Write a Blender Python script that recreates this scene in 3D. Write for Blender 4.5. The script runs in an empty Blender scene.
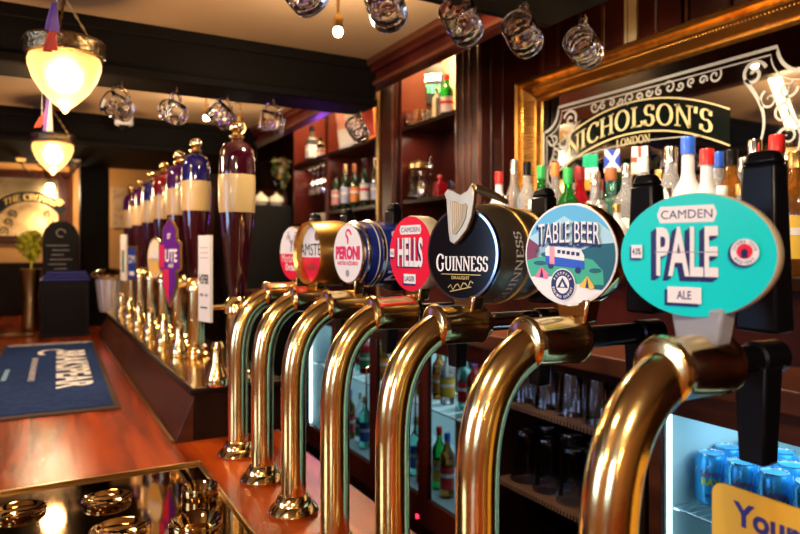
import bpy, bmesh, math, random
from mathutils import Matrix, Vector
random.seed(7)
S = bpy.context.scene
COL = S.collection
PI = math.pi
# ------------------------------------------------------------------ camera
F = 650.0; CX = 400.0; HY = 252.0; CAMZ = 1.588
TH = math.atan2(360, 650)
cam_d = bpy.data.cameras.new('camera'); cam = bpy.data.objects.new('camera', cam_d); COL.objects.link(cam)
cam.location = (0, 0, CAMZ); cam.rotation_euler = (PI/2, 0, -TH)
cam_d.sensor_width = 36; cam_d.lens = F/800*36; cam_d.shift_y = -15/800; cam_d.clip_start = .02
cam_d.dof.use_dof = True; cam_d.dof.focus_distance = .95; cam_d.dof.aperture_fstop = 5.2
S.camera = cam
# ------------------------------------------------------------------ world, exposure
w = bpy.data.worlds.new('world'); S.world = w; w.use_nodes = True
w.node_tree.nodes['Background'].inputs[0].default_value = (.75, .85, 1, 1)
w.node_tree.nodes['Background'].inputs[1].default_value = .6
S.view_settings.view_transform = 'Standard'; S.view_settings.look = 'None'
S.view_settings.gamma = 1; S.view_settings.use_curve_mapping = False
S.view_settings.exposure = 0.35
S.cycles.use_denoising = True
S.cycles.max_bounces = 10; S.cycles.transmission_bounces = 10; S.cycles.transparent_max_bounces = 12
S.cycles.sample_clamp_indirect = 6
S.cycles.caustics_reflective = False; S.cycles.caustics_refractive = False
def light(name, kind, loc, power, col, size=.1, size_y=None, look=None, spot=None):
    d = bpy.data.lights.new(name, kind); d.energy = power; d.color = col
    if kind == 'AREA':
        d.size = size
        if size_y: d.shape = 'RECTANGLE'; d.size_y = size_y
    else: d.shadow_soft_size = size
    if spot: d.spot_size = spot; d.spot_blend = .6
    o = bpy.data.objects.new(name, d); COL.objects.link(o); o.location = loc
    if look is not None:
        o.rotation_euler = (Vector(look)-Vector(loc)).to_track_quat('-Z', 'Y').to_euler()
    return o
WARM = (1, .62, .30); WARM2 = (1, .78, .52)
# daylight entering the two windows of the customers' side
light('window_daylight', 'AREA', (-2.32, -1.1, 1.75), 17, (.42, .60, 1), .9, .8, (0, -.9, 1.5))
light('window_daylight', 'AREA', (-2.32, 1.55, 1.75), 20, (.42, .60, 1), 1.0, .85, (0, 1.5, 1.5))
# unseen spots added at ceiling height to light the badges and the bar
light('added_spot_light', 'SPOT', (-.35, -.55, 2.30), 44, WARM2, .04, look=(.55, .75, 1.5), spot=1.5)
light('added_spot_light', 'SPOT', (-.55, .7, 2.30), 26, WARM2, .04, look=(.5, 1.4, 1.3), spot=1.6)
light('added_spot_light', 'SPOT', (-.25, 2.6, 2.30), 22, WARM, .04, look=(.45, 2.9, 1.2), spot=1.7)
# spots and strip added behind the bulkhead for frame and bottles; then shelf lights
for q in range(3): light('added_bulkhead_spot', 'SPOT', (1.23, .95+.5*q, 2.27), 20, WARM2, .012, look=(1.62, .95+.5*q, 1.55), spot=1.9)
light('added_bulkhead_strip', 'AREA', (1.26, 1.5, 2.62), 3, WARM, .05, 1.3, (1.75, 1.5, 2.3))
for y_, l_ in ((2.58, .35), (3.42, .5), (4.1, .5)):
    light('shelf_light', 'AREA', (1.66, y_, 2.66), 16, (1, .66, .32), .12, l_, (1.72, y_, 2.0))
    light('shelf_light', 'AREA', (1.62, y_, 2.165), 1.4, (1, .75, .5), .08, l_, (1.62, y_, 1.7))
light('purple_accent_light', 'AREA', (1.66, 4.1, 1.84), .8, (.45, .08, 1), .05, .3, (1.3, 3.6, 1.85))
light('blue_accent_light', 'AREA', (-1.3, 3.9, 1.7), .6, (.20, .2, 1), .3, .5, (.5, 2.4, 1.75))

# ------------------------------------------------------------------ pixel helpers
FW = Vector((math.sin(TH), math.cos(TH), 0)); RT = Vector((math.cos(TH), -math.sin(TH), 0)); CAM = Vector((0, 0, CAMZ))
def ray(x, y): return FW + RT*((x-CX)/F) + Vector((0, 0, (HY-y)/F))
def PX(X, x, y): r = ray(x, y); return CAM + r*(X/r.x)
def PYY(Y, x, y): r = ray(x, y); return CAM + r*(Y/r.y)
def PZ(z, x, y): r = ray(x, y); return CAM + r*((z-CAMZ)/r.z)
def PD(d, x, y): return CAM + ray(x, y)*d

# ------------------------------------------------------------------ materials
MATS = {}
def mat(name, col=(.5, .5, .5), rough=.5, metal=0, trans=0, emit=None, es=1, coat=0, ior=1.45, bump=None, var=None, spec=None, sub=0):
    if name in MATS: return MATS[name]
    m = bpy.data.materials.new(name); m.use_nodes = True; nt = m.node_tree; b = nt.nodes['Principled BSDF']
    b.inputs['Base Color'].default_value = (*col, 1); b.inputs['Roughness'].default_value = rough
    b.inputs['Metallic'].default_value = metal; b.inputs['Transmission Weight'].default_value = trans
    b.inputs['IOR'].default_value = ior; b.inputs['Coat Weight'].default_value = coat; b.inputs['Coat Roughness'].default_value = .06
    if spec is not None: b.inputs['Specular IOR Level'].default_value = spec
    if emit: b.inputs['Emission Color'].default_value = (*emit, 1); b.inputs['Emission Strength'].default_value = es
    tc = nt.nodes.new('ShaderNodeTexCoord')
    if var:      # (colour2, scale xyz, threshold lo, hi)
        mp = nt.nodes.new('ShaderNodeMapping'); mp.inputs['Scale'].default_value = var[1]
        n = nt.nodes.new('ShaderNodeTexNoise'); n.inputs['Scale'].default_value = 1; n.inputs['Detail'].default_value = 6; n.inputs['Distortion'].default_value = .6
        r = nt.nodes.new('ShaderNodeValToRGB'); r.color_ramp.elements[0].position = var[2]; r.color_ramp.elements[1].position = var[3]
        r.color_ramp.elements[0].color = (*col, 1); r.color_ramp.elements[1].color = (*var[0], 1)
        nt.links.new(tc.outputs['Object'], mp.inputs[0]); nt.links.new(mp.outputs[0], n.inputs[0]); nt.links.new(n.outputs[0], r.inputs[0]); nt.links.new(r.outputs[0], b.inputs['Base Color'])
    if bump:     # (scale, strength, distance)
        n = nt.nodes.new('ShaderNodeTexNoise'); n.inputs['Scale'].default_value = bump[0]; n.inputs['Detail'].default_value = 3
        bp = nt.nodes.new('ShaderNodeBump'); bp.inputs['Strength'].default_value = bump[1]; bp.inputs['Distance'].default_value = bump[2]
        nt.links.new(tc.outputs['Object'], n.inputs[0]); nt.links.new(n.outputs[0], bp.inputs['Height']); nt.links.new(bp.outputs[0], b.inputs['Normal'])
    MATS[name] = m; return m
MAHOG = mat('mahogany', (.022, .004, .003), .3, spec=.28, var=((.075, .011, .007), (4, 4, .9), .35, .7))
DARKW = mat('dark_stained_wood', (.007, .0035, .0025), .28, spec=.1, var=((.03, .012, .007), (6, 6, 1.2), .35, .7))
REDW = mat('back_bar_redwood', (.05, .013, .006), .34, spec=.25, var=((.12, .035, .015), (1.5, 1.5, 12), .35, .7))
BARW = mat('bar_top_wood', (.19, .022, .003), .18, spec=.4, var=((.50, .072, .008), (14, 1.3, 3), .36, .66), bump=(240, .3, .002))
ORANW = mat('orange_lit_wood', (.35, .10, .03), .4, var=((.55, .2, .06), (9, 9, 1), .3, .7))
BEAMW = mat('black_beam_paint', (.004, .003, .0025), .55, spec=.06, var=((.009, .006, .004), (.8, 3, 3), .5, .8))
CEILP = mat('nicotine_ceiling_paint', (.34, .21, .11), .6, var=((.42, .28, .15), (1.5, 1.5, 1.5), .3, .7))
CEIL2 = mat('cream_recess_paint', (.7, .55, .3), .6)
WALLP = mat('ochre_wall_paint', (.58, .27, .07), .6, var=((.66, .34, .10), (2, 2, 2), .3, .7))
FLOORM = mat('dark_carpet_floor', (.03, .012, .01), .9, var=((.05, .02, .015), (20, 20, 20), .4, .6))
BRASS = mat('polished_brass', (.95, .70, .29), .17, 1, bump=(60, .12, .002))
BRASS2 = mat('bright_brass', (.97, .74, .34), .13, 1)
OLDB = mat('aged_brass', (.45, .28, .10), .28, 1)
GOLDF = mat('gilt_frame', (.80, .42, .08), .3, 1, var=((.5, .22, .04), (30, 30, 30), .45, .7), bump=(90, .3, .002))
CHROME = mat('chrome', (.75, .75, .77), .1, 1)
SILV = mat('silver_plate', (.8, .76, .7), .18, 1)
BLACK = mat('black_plastic', (.004, .004, .005), .28, spec=.2)
BLACKM = mat('matt_black', (.006, .006, .007), .55, spec=.15)
TRAYM = mat('tray_dark_brass', (.38, .25, .12), .05, 1, bump=(5, .05, .004))
WHITE = mat('white_enamel', (.85, .84, .82), .3)
CREAM = mat('cream_label', (.52, .37, .16), .35, coat=.4)
GLASS = mat('clear_glass', (1, 1, 1), .01, trans=1, ior=1.48)
PANE = mat('window_glass', (.9, .95, 1), 0, trans=1, ior=1.02)
NAVY = mat('navy', (.01, .018, .09), .4)
RED = mat('red_print', (.75, .01, .02), .3, coat=.5)
def col(n, c, r=.35, **k): return mat(n, c, r, **k)

# ------------------------------------------------------------------ mesh builder
class MB:
    def __init__(s): s.v = []; s.f = []; s.mi = []; s.mats = []
    def add(s, verts, faces, m, M=None):
        if m not in s.mats: s.mats.append(m)
        k = s.mats.index(m); n = len(s.v)
        s.v += [tuple(M @ Vector(p)) if M else tuple(p) for p in verts]
        for f in faces: s.f.append([n+i for i in f]); s.mi.append(k)
        return s
    def box(s, c, size, m, M=None, top=None):
        x, y, z = [d/2 for d in size]; t = top or (1, 1)
        vs = [(c[0]+a*x, c[1]+b*y, c[2]-z) for a, b in ((-1, -1), (1, -1), (1, 1), (-1, 1))]
        vs += [(c[0]+a*x*t[0], c[1]+b*y*t[1], c[2]+z) for a, b in ((-1, -1), (1, -1), (1, 1), (-1, 1))]
        return s.add(vs, [(3, 2, 1, 0), (4, 5, 6, 7), (0, 1, 5, 4), (1, 2, 6, 5), (2, 3, 7, 6), (3, 0, 4, 7)], m, M)
    def bb(s, a, b, m, M=None):
        return s.box([(a[i]+b[i])/2 for i in range(3)], [abs(b[i]-a[i]) for i in range(3)], m, M)
    def lathe(s, prof, m, M=None, seg=32, ax=1, ay=1, cap=True, rf=None):
        vs = []; fs = []
        for r, z in prof:
            for i in range(seg):
                a = 2*PI*i/seg; q = r*(rf(a, z) if rf else 1)
                vs.append((q*math.cos(a)*ax, q*math.sin(a)*ay, z))
        for j in range(len(prof)-1):
            for i in range(seg):
                a = j*seg+i; b = j*seg+(i+1) % seg; fs.append((a, b, b+seg, a+seg))
        if cap:
            if prof[0][0] > 1e-5: fs.append(tuple(range(seg-1, -1, -1)))
            if prof[-1][0] > 1e-5: n = (len(prof)-1)*seg; fs.append(tuple(range(n, n+seg)))
        return s.add(vs, fs, m, M)
    def tube(s, pts, r, m, M=None, seg=10, cap=True):
        pts = [Vector(p) for p in pts]; n = len(pts); vs = []; fs = []
        rs = r if isinstance(r, (list, tuple)) else [r]*n
        t = (pts[1]-pts[0]).normalized(); up = Vector((0, 0, 1)) if abs(t.z) < .9 else Vector((0, 1, 0))
        nrm = (up - t*up.dot(t)).normalized()
        for i in range(n):
            t = (pts[min(i+1, n-1)]-pts[max(i-1, 0)]).normalized()
            nrm = (nrm - t*nrm.dot(t)).normalized(); bn = t.cross(nrm)
            for k in range(seg):
                a = 2*PI*k/seg; vs.append(pts[i] + (nrm*math.cos(a)+bn*math.sin(a))*rs[i])
        for i in range(n-1):
            for k in range(seg):
                a = i*seg+k; b = i*seg+(k+1) % seg; fs.append((a, b, b+seg, a+seg))
        if cap: fs.append(tuple(range(seg-1, -1, -1))); fs.append(tuple(range((n-1)*seg, n*seg)))
        return s.add(vs, fs, m, M)
    def cyl(s, a, b, r, m, M=None, seg=20, r2=None): return s.tube([a, b], [r, r if r2 is None else r2], m, M, seg)
    def prism(s, poly, z0, z1, m, M=None):
        n = len(poly); vs = [(x, y, z0) for x, y in poly]+[(x, y, z1) for x, y in poly]
        fs = [tuple(range(n-1, -1, -1)), tuple(range(n, 2*n))]+[(i, (i+1) % n, n+(i+1) % n, n+i) for i in range(n)]
        return s.add(vs, fs, m, M)
    def flat(s, poly, z, m, M=None): return s.add([(x, y, z) for x, y in poly], [tuple(range(len(poly)))], m, M)
    def ball(s, c, r, m, M=None, seg=16, sz=1):
        k = seg//2
        return s.lathe([(max(r*math.sin(PI*i/k), 1e-6), -r*sz*math.cos(PI*i/k)) for i in range(k+1)], m, (M or Matrix()) @ Matrix.Translation(c), seg, cap=False)
    def build(s, name, parent=None, bevel=0, sharp=35, loc=None):
        me = bpy.data.meshes.new(name); me.from_pydata(s.v, [], s.f)
        for m in s.mats: me.materials.append(m)
        me.polygons.foreach_set('material_index', s.mi); me.polygons.foreach_set('use_smooth', [True]*len(s.f))
        me.update(); me.set_sharp_from_angle(angle=math.radians(sharp))
        o = bpy.data.objects.new(name, me); COL.objects.link(o)
        if parent: o.parent = parent
        if loc is not None: o.location = loc
        if bevel:
            b = o.modifiers.new('bevel', 'BEVEL'); b.width = bevel; b.segments = 2; b.limit_method = 'ANGLE'; b.angle_limit = math.radians(40)
        return o
def tag(o, label=None, cat=None, group=None, kind=None):
    if label: o['label'] = label
    if cat: o['category'] = cat
    if group: o['group'] = group
    if kind: o['kind'] = kind
    return o
def thing(name, loc, label, cat, group=None, rz=0):
    o = bpy.data.objects.new(name, None); COL.objects.link(o); o.location = loc; o.rotation_euler = (0, 0, rz); o.empty_display_size = .05
    return tag(o, label, cat, group)
def struct(name, mb, **k): return tag(mb.build(name, **k), kind='structure')
KIDS = {}
def children(o): return [c for c in bpy.data.objects if c.parent == o]
def copy_tree(o, parent=None):
    c = o.copy(); COL.objects.link(c)
    if parent: c.parent = parent
    for ch in children(o): copy_tree(ch, c)
    return c
def dup(o, loc, label=None, rz=None):
    c = copy_tree(o); c.location = loc
    if rz is not None: c.rotation_euler = (0, 0, rz)
    if label: c['label'] = label
    return c
def place(o, proto_used, loc, label, rz=0):
    if not proto_used: o.location = loc; o['label'] = label; o.rotation_euler = (0, 0, rz); return o
    return dup(o, loc, label, rz)
def frame(C, e1, e2, n): return Matrix(((e1[0], e2[0], n[0], C[0]), (e1[1], e2[1], n[1], C[1]), (e1[2], e2[2], n[2], C[2]), (0, 0, 0, 1)))
def fr_cust(C, phi=0):    # a frame facing the customers (-X): u runs to -Y, v up, n towards -X, turned by phi to the near end
    R = Matrix.Rotation(phi, 3, 'Z'); return frame(C, R @ Vector((0, -1, 0)), Vector((0, 0, 1)), R @ Vector((-1, 0, 0)))

# ------------------------------------------------------------------ 2D lettering and drawing
_tc = {}
def text2d(s, bold=.0):
    if 'M' in s or 'W' in s: bold = 0
    k = (s, bold)
    if k in _tc: return _tc[k]
    c = bpy.data.curves.new('t', 'FONT'); c.body = s; c.size = 1; c.offset = bold; c.resolution_u = 3; c.fill_mode = 'FRONT'
    o = bpy.data.objects.new('t', c); COL.objects.link(o); bpy.context.view_layer.update()
    me = bpy.data.meshes.new_from_object(o.evaluated_get(bpy.context.evaluated_depsgraph_get()))
    v = [(p.co.x, p.co.y) for p in me.vertices]; f = [tuple(p.vertices) for p in me.polygons]
    bpy.data.objects.remove(o); bpy.data.curves.remove(c); bpy.data.meshes.remove(me)
    x0 = min(p[0] for p in v); x1 = max(p[0] for p in v); y0 = min(p[1] for p in v); y1 = max(p[1] for p in v)
    v = [((p[0]-(x0+x1)/2)/(x1-x0), (p[1]-(y0+y1)/2)/(y1-y0)) for p in v]
    _tc[k] = (v, f); return v, f
def arc(cx, cy, rx, ry, a0, a1, n=14): return [(cx+rx*math.cos(math.radians(a0+(a1-a0)*i/n)), cy+ry*math.sin(math.radians(a0+(a1-a0)*i/n))) for i in range(n+1)]
def ell(cx, cy, rx, ry=None, n=40): return arc(cx, cy, rx, ry if ry else rx, 0, 360*(n-1)/n, n-1)
def rect(cx, cy, w, h): return [(cx-w/2, cy-h/2), (cx+w/2, cy-h/2), (cx+w/2, cy+h/2), (cx-w/2, cy+h/2)]
def ribbon(pts, wf):
    """quads along a polyline; wf(t, dx, dy) gives the width"""
    out = []; n = len(pts); L = []; 
    for i in range(n):
        a = pts[max(i-1, 0)]; b = pts[min(i+1, n-1)]; dx = b[0]-a[0]; dy = b[1]-a[1]; l = math.hypot(dx, dy) or 1; dx /= l; dy /= l
        w_ = wf(i/(n-1), dx, dy)/2; L.append(((pts[i][0]-dy*w_, pts[i][1]+dx*w_), (pts[i][0]+dy*w_, pts[i][1]-dx*w_)))
    for i in range(n-1): out.append([L[i][0], L[i][1], L[i+1][1], L[i+1][0]])
    return out
GL = {  # serif capitals: width, centre lines, serif bars (x centre, y, length)
 'I': (.42, [[(.21, 0), (.21, 1)]], [(.21, 0, .36), (.21, 1, .36)]),
 'N': (.92, [[(.16, 0), (.16, 1)], [(.16, 1), (.76, 0)], [(.76, 0), (.76, 1)]], [(.16, 0, .3), (.14, 1, .26), (.76, 1, .3)]),
 'H': (.92, [[(.18, 0), (.18, 1)], [(.74, 0), (.74, 1)], [(.18, .5), (.74, .5)]], [(.18, 0, .34), (.18, 1, .34), (.74, 0, .34), (.74, 1, .34)]),
 'L': (.72, [[(.2, 0), (.2, 1)], [(.2, .03), (.62, .03), (.66, .26)]], [(.2, 0, .34), (.2, 1, .34)]),
 'E': (.76, [[(.2, 0), (.2, 1)], [(.2, .97), (.6, .97), (.63, .8)], [(.2, .5), (.5, .5)], [(.2, .03), (.64, .03), (.68, .22)]], [(.2, 0, .3), (.2, 1, .3)]),
 'T': (.8, [[(.4, 0), (.4, 1)], [(.06, .8), (.08, .97), (.72, .97), (.74, .8)]], [(.4, 0, .34)]),
 'U': (.9, [[(.18, 1)]+arc(.45, .32, .27, .31, 180, 360)+[(.72, 1)]], [(.18, 1, .34), (.72, 1, .3)]),
 'W': (1.2, [[(.08, 1), (.36, 0), (.6, .9)], [(.6, .9), (.84, 0), (1.12, 1)]], [(.1, 1, .3), (1.1, 1, .28)]),
 'O': (.98, [arc(.49, .5, .37, .49, 0, 360, 28)], []),
 'C': (.88, [arc(.5, .5, .37, .49, 48, 318, 22), [(.76, .72), (.76, .95)]], []),
 'G': (.95, [arc(.5, .5, .37, .49, 48, 312, 22)+[(.76, .2), (.76, .42)], [(.76, .72), (.76, .95)]], [(.76, .44, .3)]),
 'S': (.66, [arc(.33, .74, .21, .24, 35, 250, 14)+arc(.32, .27, .23, .26, 80, -145, 16), [(.53, .74), (.53, .96)], [(.1, .04), (.1, .28)]], []),
 'D': (.92, [[(.2, 0), (.2, 1)], [(.2, .98)]+arc(.42, .5, .38, .48, 90, -90, 16)+[(.2, .02)]], [(.14, 0, .2), (.14, 1, .2)]),
 'R': (.86, [[(.2, 0), (.2, 1)], [(.2, .98)]+arc(.45, .74, .24, .24, 90, -90, 12)+[(.2, .5)], [(.42, .5), (.78, 0)]], [(.2, 0, .34), (.14, 1, .2), (.78, 0, .16)]),
 "'": (.28, [[(.14, 1), (.12, .7)]], []), ' ': (.4, [], [])}
def serif(s, T=.17, t=.06, big=1.0):
    out = []; x = 0
    for i, ch in enumerate(s):
        wd, lines, bars = GL[ch]; k = big if i == 0 else 1; g = []
        for L in lines:
            if len(L) == 2: L = [(L[0][0]+(L[1][0]-L[0][0])*j/4, L[0][1]+(L[1][1]-L[0][1])*j/4) for j in range(5)]
            tk = .35 if ch == 'N' and abs(L[0][0]-L[-1][0]) < .01 else 1
            g += ribbon(L, lambda q, dx, dy: t+tk*(T-t)*abs(dy)**1.5)
        for bx, by, bl in bars: g.append(rect(bx, min(max(by, .03), .97), bl, t))
        out += [[(x+p[0]*k, p[1]*k-(k-1)*.25) for p in q] for q in g]; x += wd*k*1.02
    x1 = x; return [[(p[0]/x1-.5, p[1]-.5) for p in q] for q in out]
def clipell(poly, a, b, n=48):
    cl = ell(0, 0, a, b, n)
    for i in range(n):
        A = cl[i]; B = cl[(i+1) % n]; out = []
        ins = lambda p: (B[0]-A[0])*(p[1]-A[1])-(B[1]-A[1])*(p[0]-A[0]) >= -1e-9
        for j in range(len(poly)):
            P = poly[j]; Q = poly[(j+1) % len(poly)]; ip, iq = ins(P), ins(Q)
            if ip: out.append(P)
            if ip != iq:
                d1 = (B[0]-A[0])*(P[1]-A[1])-(B[1]-A[1])*(P[0]-A[0]); d2 = (B[0]-A[0])*(Q[1]-A[1])-(B[1]-A[1])*(Q[0]-A[0]); t = d1/(d1-d2)
                out.append((P[0]+(Q[0]-P[0])*t, P[1]+(Q[1]-P[1])*t))
        poly = out
        if len(poly) < 3: return []
    return poly
class Art:
    """flat printed shapes, drawn in units of k metres, each on its own thin ink layer"""
    def __init__(s, mb, M, k, step=.0004): s.mb = mb; s.M = M; s.k = k; s.L = 1; s.step = step; s.clip = None; s.warp = None
    def poly(s, p, m):
        if s.clip: p = clipell(p, *s.clip)
        if s.warp: p = [s.warp(*q) for q in p]
        if len(p) > 2: s.mb.flat([(x*s.k, y*s.k) for x, y in p], s.L*s.step, m, s.M)
        return s
    def up(s): s.L += 1; return s
    def text(s, t, cx, cy, w_, h, m, bold=.03, rot=0, bend=0):
        v, f = text2d(t, bold); c, sn = math.cos(rot), math.sin(rot)
        P = []
        for x, y in v:
            x *= w_; y = y*h - bend*(x*x)
            P.append(((cx+x*c-y*sn), (cy+x*sn+y*c)))
        if s.warp: P = [s.warp(*q) for q in P]
        s.mb.add([(x*s.k, y*s.k, s.L*s.step) for x, y in P], f, m, s.M); return s
    def serif(s, t, cx, cy, w_, h, m, bend=0, big=1, T=.17, tt=.06):
        for q in serif(t, T, tt, big):
            s.poly([(cx+x*w_, cy+y*h-bend*(x*w_)**2) for x, y in q], m)
        return s
    def line(s, pts, wd, m, taper=False):
        for q in ribbon(pts, (lambda t, a, b: wd*(1-.75*t)) if taper else (lambda t, a, b: wd)): s.poly(q, m)
        return s
def spiral(cx, cy, r, turns, a0, sgn=1, n=26):
    return [(cx+r*(1-.86*i/n)*math.cos(a0+sgn*turns*2*PI*i/n), cy+r*(1-.86*i/n)*math.sin(a0+sgn*turns*2*PI*i/n)) for i in range(n+1)]

# ================================================================== SETTING
CT = 1.08      # bar top height
struct('floor', MB().bb((-2.4, -2.6, -.1), (2.0, 6.4, 0), FLOORM))
ce = MB().bb((-2.4, -2.6, 2.33), (1.145, 6.4, 2.40), CEILP); struct('ceiling', ce)
struct('trim_1', MB().bb((1.145, -2.6, 2.70), (2.0, 6.4, 2.76), CEIL2))
wl = MB()
WIN = ((-1.75, -.45), (.80, 2.30))
wl.bb((-2.5, -2.6, 0), (-2.4, 6.4, 1.10), WALLP).bb((-2.5, -2.6, 2.28), (-2.4, 6.4, 2.4), WALLP)
for a, b in ((-2.6, -1.75), (-.45, .80), (2.30, 6.4)): wl.bb((-2.5, a, 1.10), (-2.4, b, 2.28), WALLP)
struct('wall_left', wl)
for i, (y0, y1) in enumerate(WIN):
    m = MB()
    for yy in (y0+.03, (y0+y1)/2, y1-.03): m.bb((-2.48, yy-.02, 1.10), (-2.43, yy+.02, 2.28), DARKW)
    for zz in (1.12, 1.7, 2.26): m.bb((-2.48, y0, zz-.02), (-2.43, y1, zz+.02), DARKW)
    o = struct('window_%d' % (i+1), m)
    MB().bb((-2.458, y0+.05, 1.14), (-2.452, y1-.05, 2.24), PANE).build('pane', o)
struct('wall_back', MB().bb((-2.4, -2.7, 0), (2.0, -2.6, 2.8), WALLP))
struct('wall_far', MB().bb((-2.4, 6.3, 0), (2.0, 6.4, 2.8), WALLP))
wr = MB().bb((1.85, -2.6, 0), (2.0, 6.3, 2.70), MAHOG)
struct('wall_right', wr)
# beams: two cross beams over the bar and the deep one at the far end, and the bulkhead over the back bar
def beam(n, y0, y1, x0=-2.4, x1=1.145, z0=2.152):
    m = MB().bb((x0, y0, z0), (x1, y1, 2.33), BEAMW).bb((x0, y0-.018, z0+.0), (x1, y0, z0+.03), BEAMW).bb((x0, y0-.012, 2.29), (x1, y0, 2.33), BEAMW)
    m.bb((x0, y1, z0), (x1, y1+.018, z0+.03), BEAMW)
    return struct('trim_%d' % n, m, bevel=.004)
beam(2, 1.07, 1.27, z0=2.166); beam(3, 2.26, 2.42); beam(4, 3.85, 4.75)
bh = MB().bb((1.145, -2.5, 2.235), (1.195, 6.3, 2.70), MAHOG)
bh.bb((1.12, -2.5, 2.285), (1.145, 6.3, 2.305), MAHOG).bb((1.10, -2.5, 2.305), (1.145, 6.3, 2.33), REDW).bb((1.13, -2.5, 2.235), (1.145, 6.3, 2.25), REDW)
struct('trim_5', bh, bevel=.003)
# far canopy post and dark partition
struct('trim_6', MB().bb((.24, 4.92, CT), (.42, 5.12, 2.33), BEAMW).bb((.22, 4.90, CT), (.44, 5.14, CT+.12), BEAMW).bb((.22, 4.90, 2.2), (.44, 5.14, 2.33), BEAMW), bevel=.004)
pt = MB().bb((.88, 5.2, 0), (1.85, 5.3, 2.33), DARKW)
for k in range(3): pt.bb((.95+k*.3, 5.19, 1.3), (1.2+k*.3, 5.2, 2.1), MAHOG)
struct('wall_partition', pt)
# pilaster left of the mirror and panelling above it
pm = MB().bb((1.55, 2.125, 0), (1.85, 2.315, 2.70), MAHOG)
for yy in (2.14, 2.2, 2.245, 2.295): pm.cyl((1.55, yy, 1.3), (1.55, yy, 2.5), .007, REDW, seg=8)
for xx in (1.6, 1.66): pm.cyl((xx, 2.125, 1.3), (xx, 2.125, 2.6), .006, MAHOG, seg=8)
struct('trim_7', pm, bevel=.003)
pn = MB()
for yy in (2.09, 2.0, 1.88, 1.76, 1.64, 1.52, 1.4, 1.25, 1.1): pn.cyl((1.845, yy, 2.3), (1.845, yy, 2.70), .008, REDW, seg=8)
for yy in (1.94, 1.70, 1.46): pn.bb((1.835, yy-.045, 2.33), (1.85, yy+.045, 2.66), MAHOG)
pn.bb((1.838, 1.60, 2.28), (1.849, 1.75, 2.50), CEIL2)
struct('trim_8', pn)

# ================================================================== BAR
bt = MB().bb((-.37, -1.2, 1.035), (.60, 6.0, CT), BARW)
o = bt.build('bar_worktop', bevel=.008); tag(o, 'long glossy red-brown wooden bar top running away from the camera', 'bar top')
br = thing('bar_counter', (.1, 2.4, 0), 'dark wooden bar front under the long glossy top', 'bar counter')
MB().bb((-.35, -3.55, 0), (.42, 3.55, 1.035), DARKW).build('body', br)
pb = MB()
for k in range(9): pb.bb((-.365, -3.5+k*.78, .2), (-.35, -2.85+k*.78, .9), MAHOG)
pb.build('front_panel', br, bevel=.004)
# far end stretch of the room
# beer engine plinth
pz = 1.221
pl = thing('beer_engine_plinth', (.466, 3.0, CT), 'long dark wooden plinth with brass top carrying the hand pumps', 'pump plinth')
Y0, Y1 = -1.205, 1.42
m = MB().bb((-.105, Y0, 0), (.145, Y1, .125), DARKW); m.build('body', pl, bevel=.004)
m = MB(); m.add([(-.155, Y0, 0), (-.105, Y0, 0), (-.105, Y0, .118), (-.145, Y0, .022), (-.155, Y1, 0), (-.105, Y1, 0), (-.105, Y1, .118), (-.145, Y1, .022)],
      [(0, 1, 2, 3), (7, 6, 5, 4), (0, 3, 7, 4), (3, 2, 6, 7), (2, 1, 5, 6)], REDW); m.build('sloping_moulding', pl, bevel=.002)
MB().bb((-.163, Y0, 0), (-.155, Y1, .010), OLDB).build('brass_strip', pl)
MB().bb((-.115, Y0-.008, .125), (.153, Y1, .141), DARKW).build('edge_moulding', pl, bevel=.004)
MB().bb((-.107, Y0, .141), (.146, Y1, .1435), BRASS2).build('brass_top', pl)
PT = CT+.1435

# hand pumps -----------------------------------------------------------------
HCOLS = {'burgundy': mat('burgundy_porcelain', (.030, .002, .007), .08, coat=1), 'violet': mat('violet_reflection_porcelain', (.05, .006, .07), .08, coat=1),
         'blue': mat('blue_reflection_porcelain', (.01, .008, .10), .08, coat=1), 'red': mat('red_porcelain', (.16, .006, .015), .08, coat=1)}  # blue and violet are coloured reflections painted into the shoulders
def pump(loc, hk, top, label, hh=0, tilt=0):
    t = thing('hand_pump', loc, label, 'beer pump', 'bottle-shaped beer pump handles on the plinth')
    z = .275+hh
    b = MB().lathe([(.052, 0), (.052, .008), (.044, .016), (.04, .03), (.03, .038)], BRASS2)
    b.lathe([(.029, .03), (.029, z-.05), (.036, z-.045), (.036, z-.025), (.028, z-.01), (.02, z)], BRASS2)
    b.build('pump_body', t)
    c = MB().lathe([(.030, 0), (.033, .01), (.028, .03), (.016, .06), (.014, .10), (.018, .105), (.012, .12)], BRASS2, Matrix.Translation((-.062, -.03, 0)))
    c.build('spindle_bell', t)
    z = .275+hh
    B = HCOLS['burgundy']
    low = [(.022, z), (.027, z+.03), (.034, z+.10), (.042, z+.18), (.047, z+.235)]
    h = MB().lathe(low, B, seg=28); ho = h.build('handle', t)
    MB().lathe([(.0485, z+.235), (.0505, z+.25), (.0515, z+.325), (.0505, z+.34)], CREAM, seg=28).build('label_band', ho)
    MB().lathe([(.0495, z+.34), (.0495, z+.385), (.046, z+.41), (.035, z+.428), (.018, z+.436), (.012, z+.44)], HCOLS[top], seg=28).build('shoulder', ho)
    MB().lathe([(.012, z+.44), (.019, z+.445), (.021, z+.451), (.012, z+.459), (.014, z+.462), (.020, z+.470), (.021, z+.478), (.017, z+.487), (.008, z+.492), (.0005, z+.494)], BRASS2, seg=20).build('knob', ho)
    return t
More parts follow.
